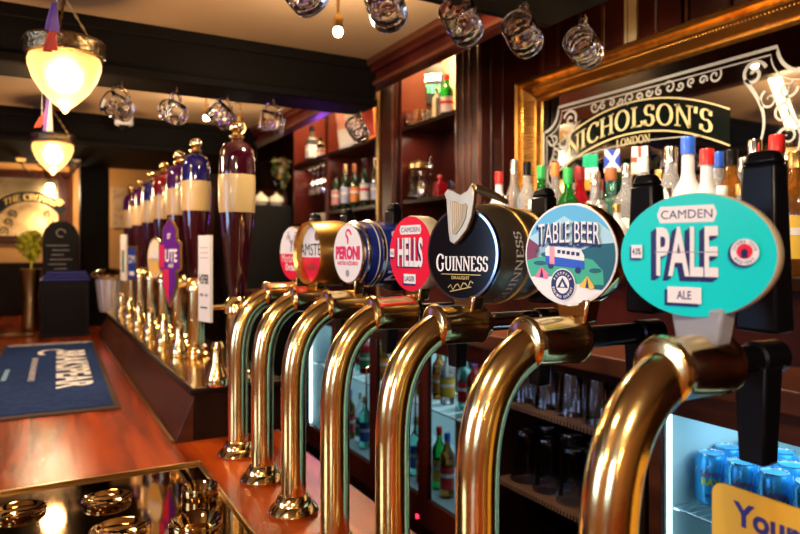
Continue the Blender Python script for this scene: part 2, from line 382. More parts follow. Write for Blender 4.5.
places = [(237, 'burgundy', -.035, 'nearest bottle-shaped beer pump handle, dark red with a cream band, behind the white clip'),
 (196, 'blue', 0, 'second nearest beer pump handle of the row, blue reflection painted above its cream band'),
 (179, 'violet', 0, 'third beer pump handle from the near end, violet reflection painted above the cream band'),
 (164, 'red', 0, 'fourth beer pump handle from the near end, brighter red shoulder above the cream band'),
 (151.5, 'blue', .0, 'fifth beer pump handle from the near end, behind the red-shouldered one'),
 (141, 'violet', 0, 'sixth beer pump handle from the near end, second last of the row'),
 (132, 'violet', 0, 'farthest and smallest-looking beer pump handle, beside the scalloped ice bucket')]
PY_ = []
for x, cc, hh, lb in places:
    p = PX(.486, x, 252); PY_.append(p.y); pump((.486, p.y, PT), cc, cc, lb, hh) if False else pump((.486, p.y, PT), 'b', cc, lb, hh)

# pump clips (boards standing in front of the pumps) ---------------------------
PURP = mat('clip_purple', (.10, .012, .22), .35); CRIM = mat('clip_crimson', (.55, .02, .08), .35); CLW = mat('clip_white', (.85, .82, .76), .4)
CLG = mat('clip_gold_edge', (.7, .45, .15), .3, 1); CLB = mat('clip_blue', (.02, .05, .30), .35)
def clip(poly, C, phi, m_edge, art, label, stem):
    t = thing('pump_clip', C, label, 'pump clip')
    M = fr_cust((0, 0, 0), phi)
    b = MB().prism(poly, -.008, 0, m_edge, M); b.build('board', t)
    f = MB(); a = Art(f, M, 1); art(a); f.build('printed_face', t)
    a_, b_ = stem; s = MB().cyl(M @ Vector((0, a_, -.004)), (b_[0]-C[0], b_[1]-C[1], a_), .006, BRASS2); s.build('bracket', t)
def a_white(a):
    a.poly(rect(0, 0, .066, .232), CLW).up().text('WATER', 0, -.005, .022, .045, BLACKM) if False else a.poly(rect(0, 0, .066, .232), CLW).up()
    a.text('HOFBR', 0, -.002, .056, .028, BLACKM).text('REAL', -.012, -.045, .018, .008, BLACKM).text('ALE', .014, -.045, .015, .008, BLACKM)
    for k in range(3): a.poly(rect(0, .085-.014*k, .05, .003), mat('pale_grey_print', (.55, .5, .46)))
    a.poly(rect(0, -.08, .04, .004), BLACKM)
pyy = lambda i, v: Vector((.395, PY_[i], CAMZ+v))
hnd = lambda i: (.462, PY_[i])
p = pyy(0, -.073)
clip(rect(0, 0, .070, .238), p, .25, CLW, a_white, 'tall plain white rectangular pump clip in front of the nearest pump handle', (-.08, hnd(0)))
def a_purple(a):
    a.poly([(0, .150), (.036, .112), (.036, .075), (.058, .06), (.058, -.02), (.036, -.03), (.036, -.08), (0, -.150), (-.036, -.08), (-.036, -.03), (-.058, -.02), (-.058, .06), (-.036, .075), (-.036, .112)], PURP).up()
    a.poly([(-.036, -.025), (.058-.06, -.025), (.0, -.149), (-.036, -.08)], CRIM).poly([(-.058, .06), (-.03, .06), (-.03, -.02), (-.058, -.02)], CRIM).up()
    a.text('UTE', .012, .022, .07, .045, CLW, .02).text('ALE', .01, -.012, .03, .012, CLW).up()
    a.text('ST', 0, .09, .02, .02, CLW)
p = pyy(1, -.035)
clip([(0, .158), (.042, .116), (.042, .081), (.064, .066), (.064, -.024), (.042, -.036), (.042, -.086), (0, -.158), (-.042, -.086), (-.042, -.036), (-.064, -.024), (-.064, .066), (-.042, .081), (-.042, .116)],
     p, .42, CLG, a_purple, 'purple and crimson shield-shaped pump clip with a gold edge and white capitals', (-.08, hnd(1)))
def a_oval(a): a.poly(ell(0, 0, .055, .075), mat('clip_cream', (.95, .85, .55), .35)).up().poly(arc(0, 0, .05, .07, 180, 360), mat('clip_amber', (.8, .5, .1), .35)).poly(ell(0, .01, .03, .025), CLW)
p = pyy(2, -.025); clip(ell(0, 0, .060, .082), p, .35, CLG, a_oval, 'cream oval pump clip between the purple clip and the blue one', (-.05, hnd(2)))
def a_blue(a): a.poly(rect(0, 0, .075, .15), CLB).up().text('DM', 0, .02, .06, .04, CLW).poly(rect(0, -.05, .05, .02), CLW)
p = pyy(4, -.055); clip(rect(0, 0, .085, .17), p, .35, CLG, a_blue, 'small blue pump clip with white capitals, left of the cream oval clip', (-.03, hnd(4)))
def a_far(a): a.poly(rect(0, 0, .06, .24), CLW).up().poly(rect(0, -.02, .03, .12), mat('clip_green', (.05, .2, .12)))
p = pyy(5, -.03); clip(rect(0, 0, .07, .25), p, .3, CLW, a_far, 'farthest pump clip, a narrow white board next to the ice bucket', (-.08, hnd(5)))

# ================================================================== FONTS (brass swan-neck taps)
TY = [1.6185, 1.4148, 1.2110, 1.0073, .8036, .5999, .4000]; TX = [.433, .433, .433, .433, .433, .432, .424]
def bez(p0, p1, p2, p3, n=16):
    return [tuple((1-t)**3*a+3*(1-t)**2*t*b+3*(1-t)*t*t*c+t**3*d for a, b, c, d in zip(p0, p1, p2, p3)) for t in [i/n for i in range(n+1)]]
AZ = .401
def tap(i, label, lever=.69):
    t = thing('beer_tap', (TX[i], TY[i], CT), label, 'beer tap', 'brass swan-neck beer taps along the bar')
    MB().lathe([(.047, 0), (.049, .006), (.045, .013), (.036, .02), (.034, .027), (.029, .034), (.025, .037)], BRASS2, seg=40).build('base_flange', t)
    pts = [(0, 0, .02), (0, 0, .15), (0, 0, .225)]+bez((0, 0, .235), (0, 0, .325), (.020, 0, .375), (.082, 0, AZ-.003), 24)
    MB().tube(pts, .0245, BRASS, seg=40).build('swan_neck', t)
    R = Matrix.Translation((0, 0, AZ)) @ Matrix.Rotation(PI/2, 4, 'Y')
    MB().lathe([(.0245, .064), (.0300, .066), (.0318, .071), (.0300, .077), (.0290, .081), (.0290, .140), (.0305, .143), (.0300, .149), (.024, .152)], BRASS, R, seg=40).build('collar', t)
    lx = lever-.433
    MB().lathe([(.022, .150), (.022, .160), (.014, .166), (.014, lx-.02), (.017, lx-.018), (.017, lx+.02), (.012, lx+.024)], BLACK if i != 4 else CHROME, R, seg=24).build('tap_body', t)
    MB().box((lx, 0, .512), (.032, .046, .17), BLACK, top=(.75, .80)).box((lx, 0, .604), (.024, .037, .014), BLACK, top=(.6, .7)).build('lever', t, bevel=.004)
    MB().box((lx-.01, 0, .345), (.024, .028, .10), BLACK, top=(1.25, 1.25)).build('spout', t, bevel=.003)
    return t
BW = mat('badge_white', (.88, .87, .86), .25, spec=.25); TURQ = mat('badge_turquoise', (.0, .70, .68), .3, spec=.2); BEDGE = mat('badge_cream_edge', (.75, .62, .42), .4)
SKY = mat('badge_sky_blue', (.12, .50, .80), .25, spec=.25); SKY2 = mat('badge_pale_blue', (.42, .72, .85), .25, spec=.25); TEAL = mat('badge_dark_teal', (.01, .12, .17), .3, spec=.25)
GRN = mat('badge_green', (.05, .45, .28), .3, spec=.25); PLUM = mat('badge_plum', (.20, .03, .06), .3, spec=.25); BNAVY = mat('badge_navy', (.012, .02, .12), .3, spec=.25)
BLUEV = mat('badge_blue', (.02, .10, .62), .3, spec=.25); YEL = mat('badge_yellow', (.85, .55, .05), .3, spec=.25); PINKR = mat('badge_crimson_red', (.80, .015, .05), .3, spec=.25)
GBLK = mat('badge_black', (.004, .004, .006), .12, spec=.25); GOLDP = mat('badge_gold_print', (.6, .38, .10), .35, .6)
def badge(i, t, dx, H, phi, ax, name='badge', bracket=BRASS2, thick=.012, edge=None, dz=0):
    """returns part object, frame and half height; disc facing customers, built in the tap's space"""
    k = H/2; C = (dx, 0, .505+dz); M = fr_cust(C, math.radians(phi))
    zt_ = .505+dz-k+.010; zb_ = AZ+.02
    MB().box((dx+.014, 0, (zb_+zt_)/2), (.022, .044, zt_-zb_), bracket, top=(1.0, 1.3)).build('bracket', t, bevel=.003)
    return M, k
def disc(M, k, a, m_face, m_rim, depth, name, t, rimw=.004):
    b = MB().lathe([(k-rimw, -depth), (k, -depth+.003), (k, -.002), (k-.001, 0), (k-rimw, .0005)], m_rim, M, seg=56, ax=a, cap=True)
    o = b.build(name, t)
    return o
def barrel(M, k, L, prof_m, t, m_hoop, few=False):
    b = MB().lathe([(k*.97, -L), (k*1.02, -L*.9), (k*1.07, -L*.62), (k*1.08, -L*.45), (k*1.06, -L*.2), (k, -.006)], prof_m, M, seg=56); o = b.build('barrel', t)
    h = MB()
    for z0, rr in ((-L*.5, 1.085), (-L*.95, 1.02)) if few else ((-.012, 1.035), (-L*.30, 1.085), (-L*.66, 1.085), (-L*.95, 1.02)):
        h.lathe([(k*rr-.002, z0-.005), (k*rr+.002, z0-.004), (k*rr+.002, z0+.001), (k*rr-.002, z0+.002)], m_hoop, M, seg=56, cap=False)
    h.build('hoop', o); return o
def wrap_text(mb, s, M, k, z, a0, a1, hgt, m, fn='text', rr=1.10):
    """lettering wrapped round a barrel: characters run round the side from angle a0 to a1"""
    if fn == 'text': v, f = text2d(s, .03); polys = [[v[i] for i in q] for q in f]
    else: polys = serif(s)
    for q in polys:
        mb.add([(k*rr*math.cos(a0+(a1-a0)*(x+.5)), k*rr*math.sin(a0+(a1-a0)*(x+.5)), z+y*hgt) for x, y in q], [tuple(range(len(q)))], m, M)

# tap 1: orchard cider, white over red
t = tap(0, 'farthest brass swan-neck tap, with a white and red round cider badge', .64)
M, k = badge(0, t, .141, .140, 7, 1); d = disc(M, k, 1, BW, CLG, .03, 'badge', t)
f = MB(); a = Art(f, M @ Matrix.Translation((0, 0, .0006)), k); a.poly(ell(0, 0, .97), BW).up(); a.clip = (.97, .97); a.poly(rect(0, -.5, 2, .95), PINKR).up(); a.clip = None
a.text('Mortimer\'s', 0, -.18, 1.55, .34, BW).text('Orchard', .02, -.52, 1.0, .27, BW)
GRYP = mat('badge_grey_print', (.35, .33, .36))
a.line([(0, .05), (0, .5)], .05, NAVY).line([(0, .35), (-.25, .6)], .04, GRYP).line([(0, .35), (.25, .6)], .04, GRYP)
for q in range(7): a.line(spiral(-.35+.7*q/6, .55+.15*math.sin(q*1.3), .1, 1, q), .03, GRYP)
f.build('printed_face', d)
# tap 2: gold barrel
t = tap(1, 'second farthest brass tap, with a gold barrel badge faced white over red', .64)
M, k = badge(1, t, .115, .146, 5, 1)
GB = mat('gold_barrel', (.72, .42, .10), .3, 1)
b = MB().lathe([(k*.95, -.14), (k*1.03, -.10), (k*1.05, -.05), (k*1.0, .006), (k*.97, .012), (k*.90, .006), (k*.88, -.01)], GB, M, seg=56); d = b.build('badge', t)
f = MB(); Mf = M @ Matrix.Translation((0, 0, -.009)); a = Art(f, Mf, k); a.poly(ell(0, 0, .9), BW).up(); a.clip = (.88, .88); a.poly(rect(0, -.6, 2, .95), PINKR).up(); a.clip = None
a.text('AMSTEL', -.13, .12, 1.72, .38, BLACKM, .05).text('1870', -.15, -.45, .6, .22, GB).poly(ell(.2, .55, .16), GB)
wrap_text(f, 'AMSTEL', M, k, -.07, -1.15, .95, .03, BLACKM, rr=1.056)
f.build('printed_face', d)
# tap 3: navy barrel
t = tap(2, 'third farthest brass tap, with a white-faced navy barrel badge', .655)
M, k = badge(2, t, .1165, .1244, 5, 1)
NB = mat('navy_barrel', (.012, .03, .25), .2, coat=1)
d = barrel(M, k, .15, NB, t, SILV); d['label'] = 'navy badge barrel with silver hoops'
disc(M, k, 1, BW, SILV, .01, 'rim', d)
f = MB(); a = Art(f, M @ Matrix.Translation((0, 0, .0006)), k); a.poly(ell(0, 0, .95), BW).up()
a.text('PERONI', 0, .02, 1.6, .45, RED, .06, bend=-.0).text('NASTRO AZZURRO', 0, -.32, 1.35, .13, RED).line(spiral(0, .6, .22, .8, 0), .08, RED).poly(ell(0, -.65, .12), GRYP).poly(rect(.02, .42, .1, .2), RED)
wrap_text(f, 'Nastro', M, k, -.075, -.95, .75, .028, BW, rr=1.09)
for zz in (-.035, -.052, -.105): f.lathe([(k*1.085, zz-.0012), (k*1.085, zz+.0012)], BW, M, seg=56, cap=False)
f.build('printed_face', d)
# tap 4: HELLS
t = tap(3, 'middle brass tap of the row, with a flat round red HELLS lager badge')
M, k = badge(3, t, .147, .136, 5, 1); d = disc(M, k, 1, PINKR, BEDGE, .034, 'badge', t, .002)
f = MB(); a = Art(f, M @ Matrix.Translation((0, 0, .0006)), k); a.poly(ell(0, 0, .985), PINKR).up()
def plate(a, cx, cy, w_, h, s, sc=.8, sh=(-.05, -.05), hexa=False):
    P = rect(cx, cy, w_, h) if not hexa else [(cx-w_/2, cy), (cx-w_/2+.05, cy-h/2), (cx+w_/2-.05, cy-h/2), (cx+w_/2, cy), (cx+w_/2-.05, cy+h/2), (cx-w_/2+.05, cy+h/2)]
    if sh: a.poly([(x+sh[0], y+sh[1]) for x, y in P], BNAVY).up()
    a.poly(P, BW).up(); a.text(s, cx, cy, w_*sc, h*.52, BNAVY, .012)
plate(a, 0, .63, 1.0, .24, 'CAMDEN', .85, None, True); L0 = a.L
a.text('HELLS', -.06, -.0, 1.15, .78, BNAVY, .05).up().text('HELLS', 0, .04, 1.15, .78, BW, .03); plate(a, 0, -.66, .55, .25, 'LAGER'); plate(a, -.82, .02, .2, .22, '4.6')
f.build('printed_face', d)
# tap 5: black barrel with harp
t = tap(4, 'brass tap with a large black barrel badge carrying a golden harp', .71)
M, k = badge(4, t, .116, .1418, 14, 1)
BB = mat('dark_pewter_barrel', (.26, .22, .16), .36, .85)
d = barrel(M, k, .135, BB, t, GOLDP, True); d['label'] = 'dark pewter badge barrel with gilt hoops'
disc(M, k, 1, GBLK, mat('blue_steel_rim', (.32, .38, .52), .15, 1), .012, 'rim', d, .006)
f = MB(); a = Art(f, M @ Matrix.Translation((0, 0, .0006)), k); a.poly(ell(0, 0, .93), GBLK).up()
a.serif('GUINNESS', .02, -.2, 1.46, .30, BW, big=1.2, T=.2, tt=.08)
a.poly(rect(0, -.43, 1.1, .018), GOLDP).text('DRAUGHT', 0, -.5, .5, .07, GOLDP, .02)
sg = [(-.35+.07*j, -.72+.07*math.sin(j*2.2)+.012*j) for j in range(11)]; a.line(sg, .025, GOLDP).line([(-.3, -.8), (.3, -.68)], .02, GOLDP)
wrap_text(f, 'GUINNESS', M, k, -.042, -1.15, .45, .017, BW, 'serif', rr=1.088)
f.build('printed_face', d)
HG = mat('harp_gold', (.56, .42, .25), .36, 1, bump=(60, .1, .002))
h = MB(); Mh = M @ Matrix.Scale(k, 4)
outer = [(-.30, 1.16), (-.36, 1.28), (-.26, 1.38), (-.1, 1.34), (.1, 1.24), (.28, 1.3), (.40, 1.42), (.47, 1.30), (.46, 1.05), (.40, .75), (.28, .5), (.05, .28), (-.08, .2), (-.20, .26), (-.24, .45), (-.27, .8)]
inner = [(-.17, 1.12), (-.02, 1.1), (.12, 1.02), (.26, 1.05), (.30, .98), (.26, .75), (.16, .58), (-.02, .40), (-.10, .42), (-.13, .7)]
h.prism(outer, .03, .14, HG, Mh)
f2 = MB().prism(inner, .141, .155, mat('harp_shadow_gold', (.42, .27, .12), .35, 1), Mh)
for q in range(6): f2.cyl((-.12+q*.06, 1.1-q*.015, .16), (-.11+q*.05, .45+q*.05, .16), .012, HG, Mh, seg=6)
h.tube([(.40, 1.36, .08), (.42, 1.30, -.3), (.40, 1.22, -.7), (.36, 1.13, -1.1)], [.10, .09, .08, .05], HG, Mh, seg=10)
ho = h.build('harp', t, bevel=.0015); f2.build('harp_strings', ho)
# tap 6: TABLE BEER
t = tap(5, 'brass tap with a round pale blue TABLE BEER badge', .71)
M, k = badge(5, t, .139, .129, 17, 1); d = disc(M, k, 1, BW, BRASS2, .026, 'badge', t, .003)
f = MB(); a = Art(f, M @ Matrix.Translation((0, 0, .0006)), k, .00025); a.poly(ell(0, 0, .975), BW).up(); a.clip = (.94, .94)
a.poly(rect(0, .4, 2, 1.4), SKY).up()
a.poly([(-1, .0), (-1, .3), (-.5, .52), (-.1, .74), (.3, .5), (.6, .6), (1, .3), (1, -.1), (0, -.2)], SKY2).up()
a.poly([(-1, .4), (-.66, .18), (-.62, -.02), (-.75, -.15), (-1, -.2)], PLUM).poly([(.2, .05), (.5, .18), (1, .22), (1, -.7), (.3, -.6)], TEAL).poly([(-.75, .1), (-.3, .18), (.25, .15), (.2, -.05), (-.7, -.05)], mat('badge_grey_blue', (.28, .48, .60), .3)).up()
a.poly([(-.95, -.12), (-.5, -.02), (.1, -.02), (.5, -.1), (.7, -.3), (.72, -.62), (-.2, -.5), (-.95, -.45)], GRN).up()
a.poly([(-1, -.45), (-.2, -.42), (.3, -.62), (.75, -.75), (1, -.75), (1, -1), (-1, -1)], BW).up()
for cx, cy, w_ in ((-.62, -.17, .3), (-.5, .0, .22), (.55, -.3, .25), (.62, -.6, .3)): a.poly(ell(cx, cy, w_/2, .045), TEAL)
a.up(); a.clip = None
a.poly([(-.50, .12), (-.44, .17), (.26, .10), (.33, -.02), (.33, -.12), (-.50, -.02)], BW).poly([(-.50, -.02), (.33, -.12), (.33, -.28), (-.50, -.2)], BLUEV).up().poly(rect(-.35, -.02, .11, .34), mat('badge_pink', (.85, .3, .35), .3))
for j in range(5): a.poly(rect(-.2+j*.1, .055-j*.012, .07, .07), BNAVY)
a.poly(ell(-.38, -.22, .06), BNAVY).poly(ell(.2, -.3, .06), BNAVY).up()
a.poly([(-.74, -.44), (-.58, -.24), (-.42, -.38), (-.46, -.48)], RED).poly([(.22, -.6), (.4, -.4), (.54, -.6), (.5, -.65)], YEL).up().poly([(-.62, -.44), (-.58, -.26), (-.54, -.45)], BNAVY).poly([(.36, -.62), (.4, -.42), (.43, -.63)], BNAVY).up()
a.poly(ell(-.11, -.58, .27, .31), BW).up().poly(ell(-.11, -.58, .25, .29), BNAVY).up().poly(ell(-.11, -.58, .14, .17), BW).up().poly([(-.23, -.64), (-.11, -.44), (.01, -.64)], BNAVY).up().poly([(-.16, -.62), (-.11, -.52), (-.06, -.62)], BW)
for s_, r_, a0, sg_ in (('FOURPURE', .205, 150, -1), ('BREWING COMPANY', .215, 195, 1)):
    n_ = len(s_); span = 120 if sg_ < 0 else 150
    for j, ch in enumerate(s_):
        if ch == ' ': continue
        an = math.radians(a0+sg_*span*j/(n_-1)); a.text(ch, -.11+r_*.93*math.cos(an), -.58+r_*1.1*math.sin(an), .03, .05, BW, .03, rot=an-PI/2 if sg_ < 0 else an+PI/2)
for j in range(4): a.poly(rect(-.28+j*.17, .185-j*.012, .12, .035), BNAVY)
a.text('TABLE BEER', -.03, .385, 1.32, .42, BNAVY, .02, bend=.1).up().text('TABLE BEER', -.01, .405, 1.32, .42, BNAVY, .02, bend=.1).up().text('TABLE BEER', .015, .43, 1.30, .40, BW, .0, bend=.1)
f.build('printed_face', d)
# tap 7: PALE
t = tap(6, 'nearest brass tap, with a wide turquoise PALE ale badge', .655)
CLEAR = mat('clear_acrylic', (.8, .85, .9), .2, trans=.6)
M, k = badge(6, t, .1115, .1174, 15, 1.235, bracket=CLEAR); E = 1.235
d = disc(M, k, E, TURQ, BEDGE, .018, 'badge', t, .0015)
f = MB(); a = Art(f, M @ Matrix.Translation((0, 0, .0006)), k, .0003); a.poly(ell(0, 0, E*.985, .985, 64), TURQ).up()
plate(a, -.10, .66, .95, .27, 'CAMDEN', .86, None, True)
a.text('PALE', -.18, -.01, 1.0, .82, BNAVY, .03).up().text('PALE', -.15, .01, 1.0, .82, BNAVY, .03).up().text('PALE', -.12, .03, 1.0, .82, BNAVY, .03).up().text('PALE', -.09, .06, .98, .80, BW, .025).up().poly(rect(-.1, .05, 1.02, .014), GRYP)
plate(a, -.12, -.64, .54, .26, 'ALE', .42); plate(a, -.91, .06, .19, .22, '4.0%', .8, (-.03, -.03))
a.poly(ell(.76, .03, .21), BNAVY).up().poly(ell(.79, .05, .20), BW).up().poly(ell(.79, .06, .115), PINKR).up().poly(ell(.79, .05, .05), BNAVY).poly(rect(.79, -.0, .09, .08), BNAVY)
for s_, a0, sg_ in (('CAMDEN TOWN', 165, -1), ('BREWERY', 220, 1)):
    span = 150 if sg_ < 0 else 100
    for j, ch in enumerate(s_):
        if ch == ' ': continue
        an = math.radians(a0+sg_*span*j/(len(s_)-1)); a.text(ch, .79+.158*math.cos(an), .05+.158*math.sin(an), .028, .04, BNAVY, .02, rot=an-PI/2 if sg_ < 0 else an+PI/2)
f.build('printed_face', d)

# ================================================================== ON THE BAR
# bar runner
TWL = mat('runner_navy', (.015, .035, .13), .9, spec=.08, bump=(300, .4, .001), var=((.025, .055, .17), (40, 40, 40), .35, .7)); TWE = mat('runner_brown_edge', (.05, .03, .02), .8); TWW = mat('runner_white', (.85, .87, .9), .8, spec=.1); TWB = mat('runner_light_blue', (.2, .42, .65), .8)
run = thing('bar_runner', (.03, 3.2, CT), 'long navy bar runner with white lettering lying on the wooden bar top', 'bar runner', rz=math.radians(-1.2))
MB().bb((-.22, -.92, 0), (.22, .88, .006), TWE).build('edging', run, bevel=.002)
f = MB().bb((-.20, -.88, .006), (.20, .85, .0085), TWL); fo = f.build('cloth', run)
f = MB(); M = frame((0, 0, .0086), Vector((0, -1, 0)), Vector((1, 0, 0)), Vector((0, 0, 1)))
a = Art(f, M, 1); a.text('BRAKSPEAR', .02, .095, 1.0, .13, TWW, .03).text('OXFORDSHIRE BREWERS', .0, -.055, .62, .022, TWW).poly(rect(.12, -.15, .28, .018), TWB)
a.line(arc(-.47, .01, .10, .05, 100, 320), .022, TWW)
for j in range(26): a.line(spiral(-.81, -.185+j*.0148, .026, 1.1, j), .006, TWW)
a.poly(rect(-.845, 0, .006, .38), TWW).poly(rect(-.775, 0, .006, .38), TWW)
f.build('lettering', fo)

# drip tray with round brass glass cups
tr = thing('drip_tray', (0, 1.2, CT), 'polished dark brass drip tray at the near end of the bar', 'drip tray')
x0, x1, y0, y1 = -.33, .335, -.75, .39; rh = .011
m = MB().bb((x0, y0, 0), (x1, y1, .004), TRAYM)
for a_, b_ in (((x0, y0, 0), (x0+.006, y1, rh)), ((x1-.006, y0, 0), (x1, y1, rh)), ((x0, y1-.006, 0), (x1, y1, rh)), ((x0, y0, 0), (x1, y0+.006, rh))): m.bb(a_, b_, OLDB)
m.build('tray', tr, bevel=.0015)
CUP = mat('dark_gold_cup', (.42, .28, .12), .07, 1)
cup = None
cp = [(200, 485, .036, 'small brass cup at the far right corner of the drip tray'), (107, 497, .047, 'wide brass cup at the middle of the drip tray, far row'), (20, 508, .045, 'brass cup at the left end of the drip tray'),
      (196, 519, .046, 'brass cup in the right column of the drip tray, nearer than the corner cup'), (118, 527, .048, 'brass cup in the drip tray at the bottom edge of the view')]
for q, (x, y, r, lb) in enumerate(cp):
    h_ = .026 if x > 180 else .010; p = PZ(CT+.004+h_, x, y)
    m = MB().lathe([(r*.97, 0), (r*1.0, .3*h_), (r*1.01, .8*h_), (r*.97, h_), (r*.90, .9*h_), (r*.74, .45*h_), (r*.66, .25*h_), (.0004, .2*h_)], CUP, seg=48)
    o = m.build('brass_cup', loc=(min(p.x, .325-r), min(p.y, 1.58-r), CT+.004)); tag(o, lb, 'cup', 'brass cups in the drip tray')

# yellow card holder
YC = mat('card_yellow', (.85, .52, .06), .5); YT = mat('card_blue_ink', (.03, .04, .25), .5)
pa = PX(.57, 712, 480)
cw, ch = .20, pa.z-CT
cd = thing('table_card', (.57, pa.y-cw/2, CT), 'yellow card with blue lettering standing upright at the near end of the bar', 'card')
M = fr_cust((0, 0, 0), 0)
rc = .012
poly = [(-cw/2, 0), (cw/2, 0)]+[(cw/2-rc+rc*math.cos(u), ch-rc+rc*math.sin(u)) for u in [i*PI/12 for i in range(7)]]+[(-cw/2+rc-rc*math.sin(u), ch-rc+rc*math.cos(u)) for u in [i*PI/12 for i in range(7)]]
MB().prism(poly, -.003, 0, YC, M).build('card', cd)
MB().box((.02, 0, .003), (.06, cw*.8, .006), YC).build('foot', cd)
f = MB(); a = Art(f, M, 1); a.text('Your', .006, ch-.062, .135, .056, YT, .02).text('table', .0, ch-.135, .14, .05, YT, .02) if False else a.text('Your', -cw/2+.053, ch-.023, .062, .0225, YT, .035)
f.build('lettering', cd)

# objects at the far end of the bar
p = PZ(CT, 68, 322); bx = MB().bb((-.0, 0, 0), (.26, .42, .33), BLACKM).bb((.02, -.004, .03), (.24, 0, .30), BLACK)
o = bx.build('black_box', loc=(.0, 4.35, CT), bevel=.008); tag(o, 'black box-like drinks cooler standing on the bar beyond the navy runner', 'box')
BLC = mat('folded_blue_cloth', (.03, .035, .20), .8); 
m = MB()
for q in range(3): m.box((.0, 0, .012+q*.02), (.26-.02*q, .20, .018), BLC)
o = m.build('folded_towel', loc=(.14, 4.47, CT+.33), bevel=.006); tag(o, 'folded dark blue towel lying on the black box', 'towel')
m = MB()
for q in range(4): m.box((.01*q, 0, .006+q*.009), (.12, .1, .008), WHITE)
o = m.build('napkin_stack', loc=(.06, 4.66, CT+.33)); tag(o, 'stack of white napkins on the black box beside the blue towel', 'napkins')
# tray/plate beside box
m = MB().lathe([(.09, 0), (.095, .01), (.07, .012), (.03, .006), (.001, .006)], OLDB); o = m.build('coaster_tray', loc=(-.12, 4.55, CT)); tag(o, 'small round metal tray on the bar left of the black box', 'tray')
# ice bucket
p = PD(4.0, 103, 300)
ib = thing('ice_bucket', (.372, 4.33, PT), 'scalloped silver and gold ice bucket at the far end of the hand pumps', 'ice bucket')
MB().lathe([(.05, 0), (.055, .01), (.058, .02), (.075, .17), (.078, .2)], mat('ribbed_silver', (.8, .78, .75), .3, .6), seg=48, rf=lambda a_, z: 1+.03*math.cos(16*a_)).build('bucket', ib)
MB().lathe([(.074, .2), (.098, .212), (.102, .228), (.09, .245), (.06, .26), (.03, .27), (.002, .272)], BRASS2, seg=48, rf=lambda a_, z: 1+.05*math.cos(16*a_)).build('lid', ib)
# chalkboard and plant at the end
chb = thing('chalkboard_sign', (.118, 4.72, CT+.33), 'arched black chalkboard menu standing on the black box at the far end of the bar', 'chalkboard')
M = frame((0, 0, 0), Vector((1, 0, 0)), Vector((0, 0, 1)), Vector((0, -1, 0)))
poly = [(-.105, 0), (.105, 0), (.105, .27)]+arc(0, .27, .105, .11, 0, 180)[1:]
MB().prism(poly, -.02, 0, DARKW, M).build('frame', chb)
f = MB(); a = Art(f, M, 1); a.poly([(x*.9, .01+y*.96) for x, y in poly], BLACKM).up(); a.text('The Menu', 0, .33, .15, .03, TWW, 0) if False else None
CHK = mat('chalk', (.45, .42, .38), .9)
for q in range(7): a.poly(rect(-.02+.02*(q % 2), .22-q*.03, .13-.03*(q % 3), .004), CHK)
a.line(arc(0, .30, .025, .025, 0, 300), .005, CHK)
f.build('board', chb)
pf = thing('potted_plant', (-.05, 4.85, CT), 'yellow-green leafy plant beside the chalkboard at the far end of the bar', 'plant')
MB().lathe([(.05, 0), (.06, .03), (.04, .2), (.06, .38), (.065, .4), (.05, .4), (.045, .38)], OLDB).build('pot', pf)
LEAF = mat('yellow_green_leaf', (.80, .78, .06), .6); m = MB()
for q in range(420):
    th = random.uniform(0, 2*PI); ph = random.uniform(0, PI); r = .085*random.uniform(.3, 1); c = Vector((r*math.sin(ph)*math.cos(th), r*math.sin(ph)*math.sin(th), .55+1.2*r*math.cos(ph)))
    R = Matrix.Translation(c) @ Matrix.Rotation(random.uniform(0, 6), 4, 'Z') @ Matrix.Rotation(random.uniform(-1, 1), 4, 'X')
    m.add([(0, -.024, 0), (.014, 0, .004), (0, .026, 0), (-.014, 0, .004)], [(0, 1, 2), (0, 2, 3)], LEAF, R)
m.cyl((0, 0, .36), (0, 0, .5), .006, LEAF); m.build('foliage', pf)

# ================================================================== HANGING MUGS
def make_mug():
    t = thing('glass_mug', (0, 0, 0), 'x', 'glass mug', 'dimpled glass beer mugs hanging from the beams')
    R0 = .038; H = .088; nu, nv = 48, 16; m = MB(); vs = []; fs = []
    prof = [(.001, 0), (.027, 0), (.034, .003), (.0368, .010)]
    for j in range(nv+1): prof.append((R0+.002*math.sin(PI*j/nv), .014+(H-.014)*j/nv))
    def rf(a_, z):
        if z < .013 or z > .070: return 1
        row = (z-.013)/.019; off = .5*(int(row) % 2); u = (a_/(2*PI)*10+off) % 1-.5; v = row % 1-.5; d2 = u*u+v*v
        return 1-.075*max(0, .24-d2)/.24
    m.lathe(prof+[(R0-.0015, H+.001), (R0-.004, H), (R0-.005, H-.01), (R0-.006, .05), (R0-.008, .018), (R0-.02, .011), (.001, .010)], GLASS, seg=nu, cap=False, rf=rf)
    m.build('glass', t, sharp=60)
    h = MB().tube([(.038, 0, .074), (.050, 0, .079), (.062, 0, .072), (.066, 0, .054), (.062, 0, .035), (.052, 0, .023), (.037, 0, .021)], [.007, .006, .0055, .0055, .0055, .006, .007], GLASS, seg=10)
    h.build('handle', t); return t
mug = make_mug(); used = False
nb = ['glass mug under the near beam, first from the left, cut by the top edge', 'glass mug under the near beam, second from the left, beside the bright bulb', 'glass mug under the near beam, third from the left, mouth tilted up',
      'glass mug under the near beam, fourth, in front of the red panelled pilaster', 'glass mug under the near beam, rightmost, just left of the gilt frame top']
far = ['leftmost small glass mug under the far beam, above the white ceiling camera', 'second small glass mug from the left under the far beam', 'third small glass mug under the far beam, beside the farther bulb', 'fourth small glass mug under the far beam, in front of the wooden cornice', 'rightmost small glass mug under the far beam, in front of the flag']
HK = thing('cup_hook', (0, 0, 0), 'small dark brass cup hook under a beam holding a mug', 'hook', 'cup hooks screwed under the ceiling beams')
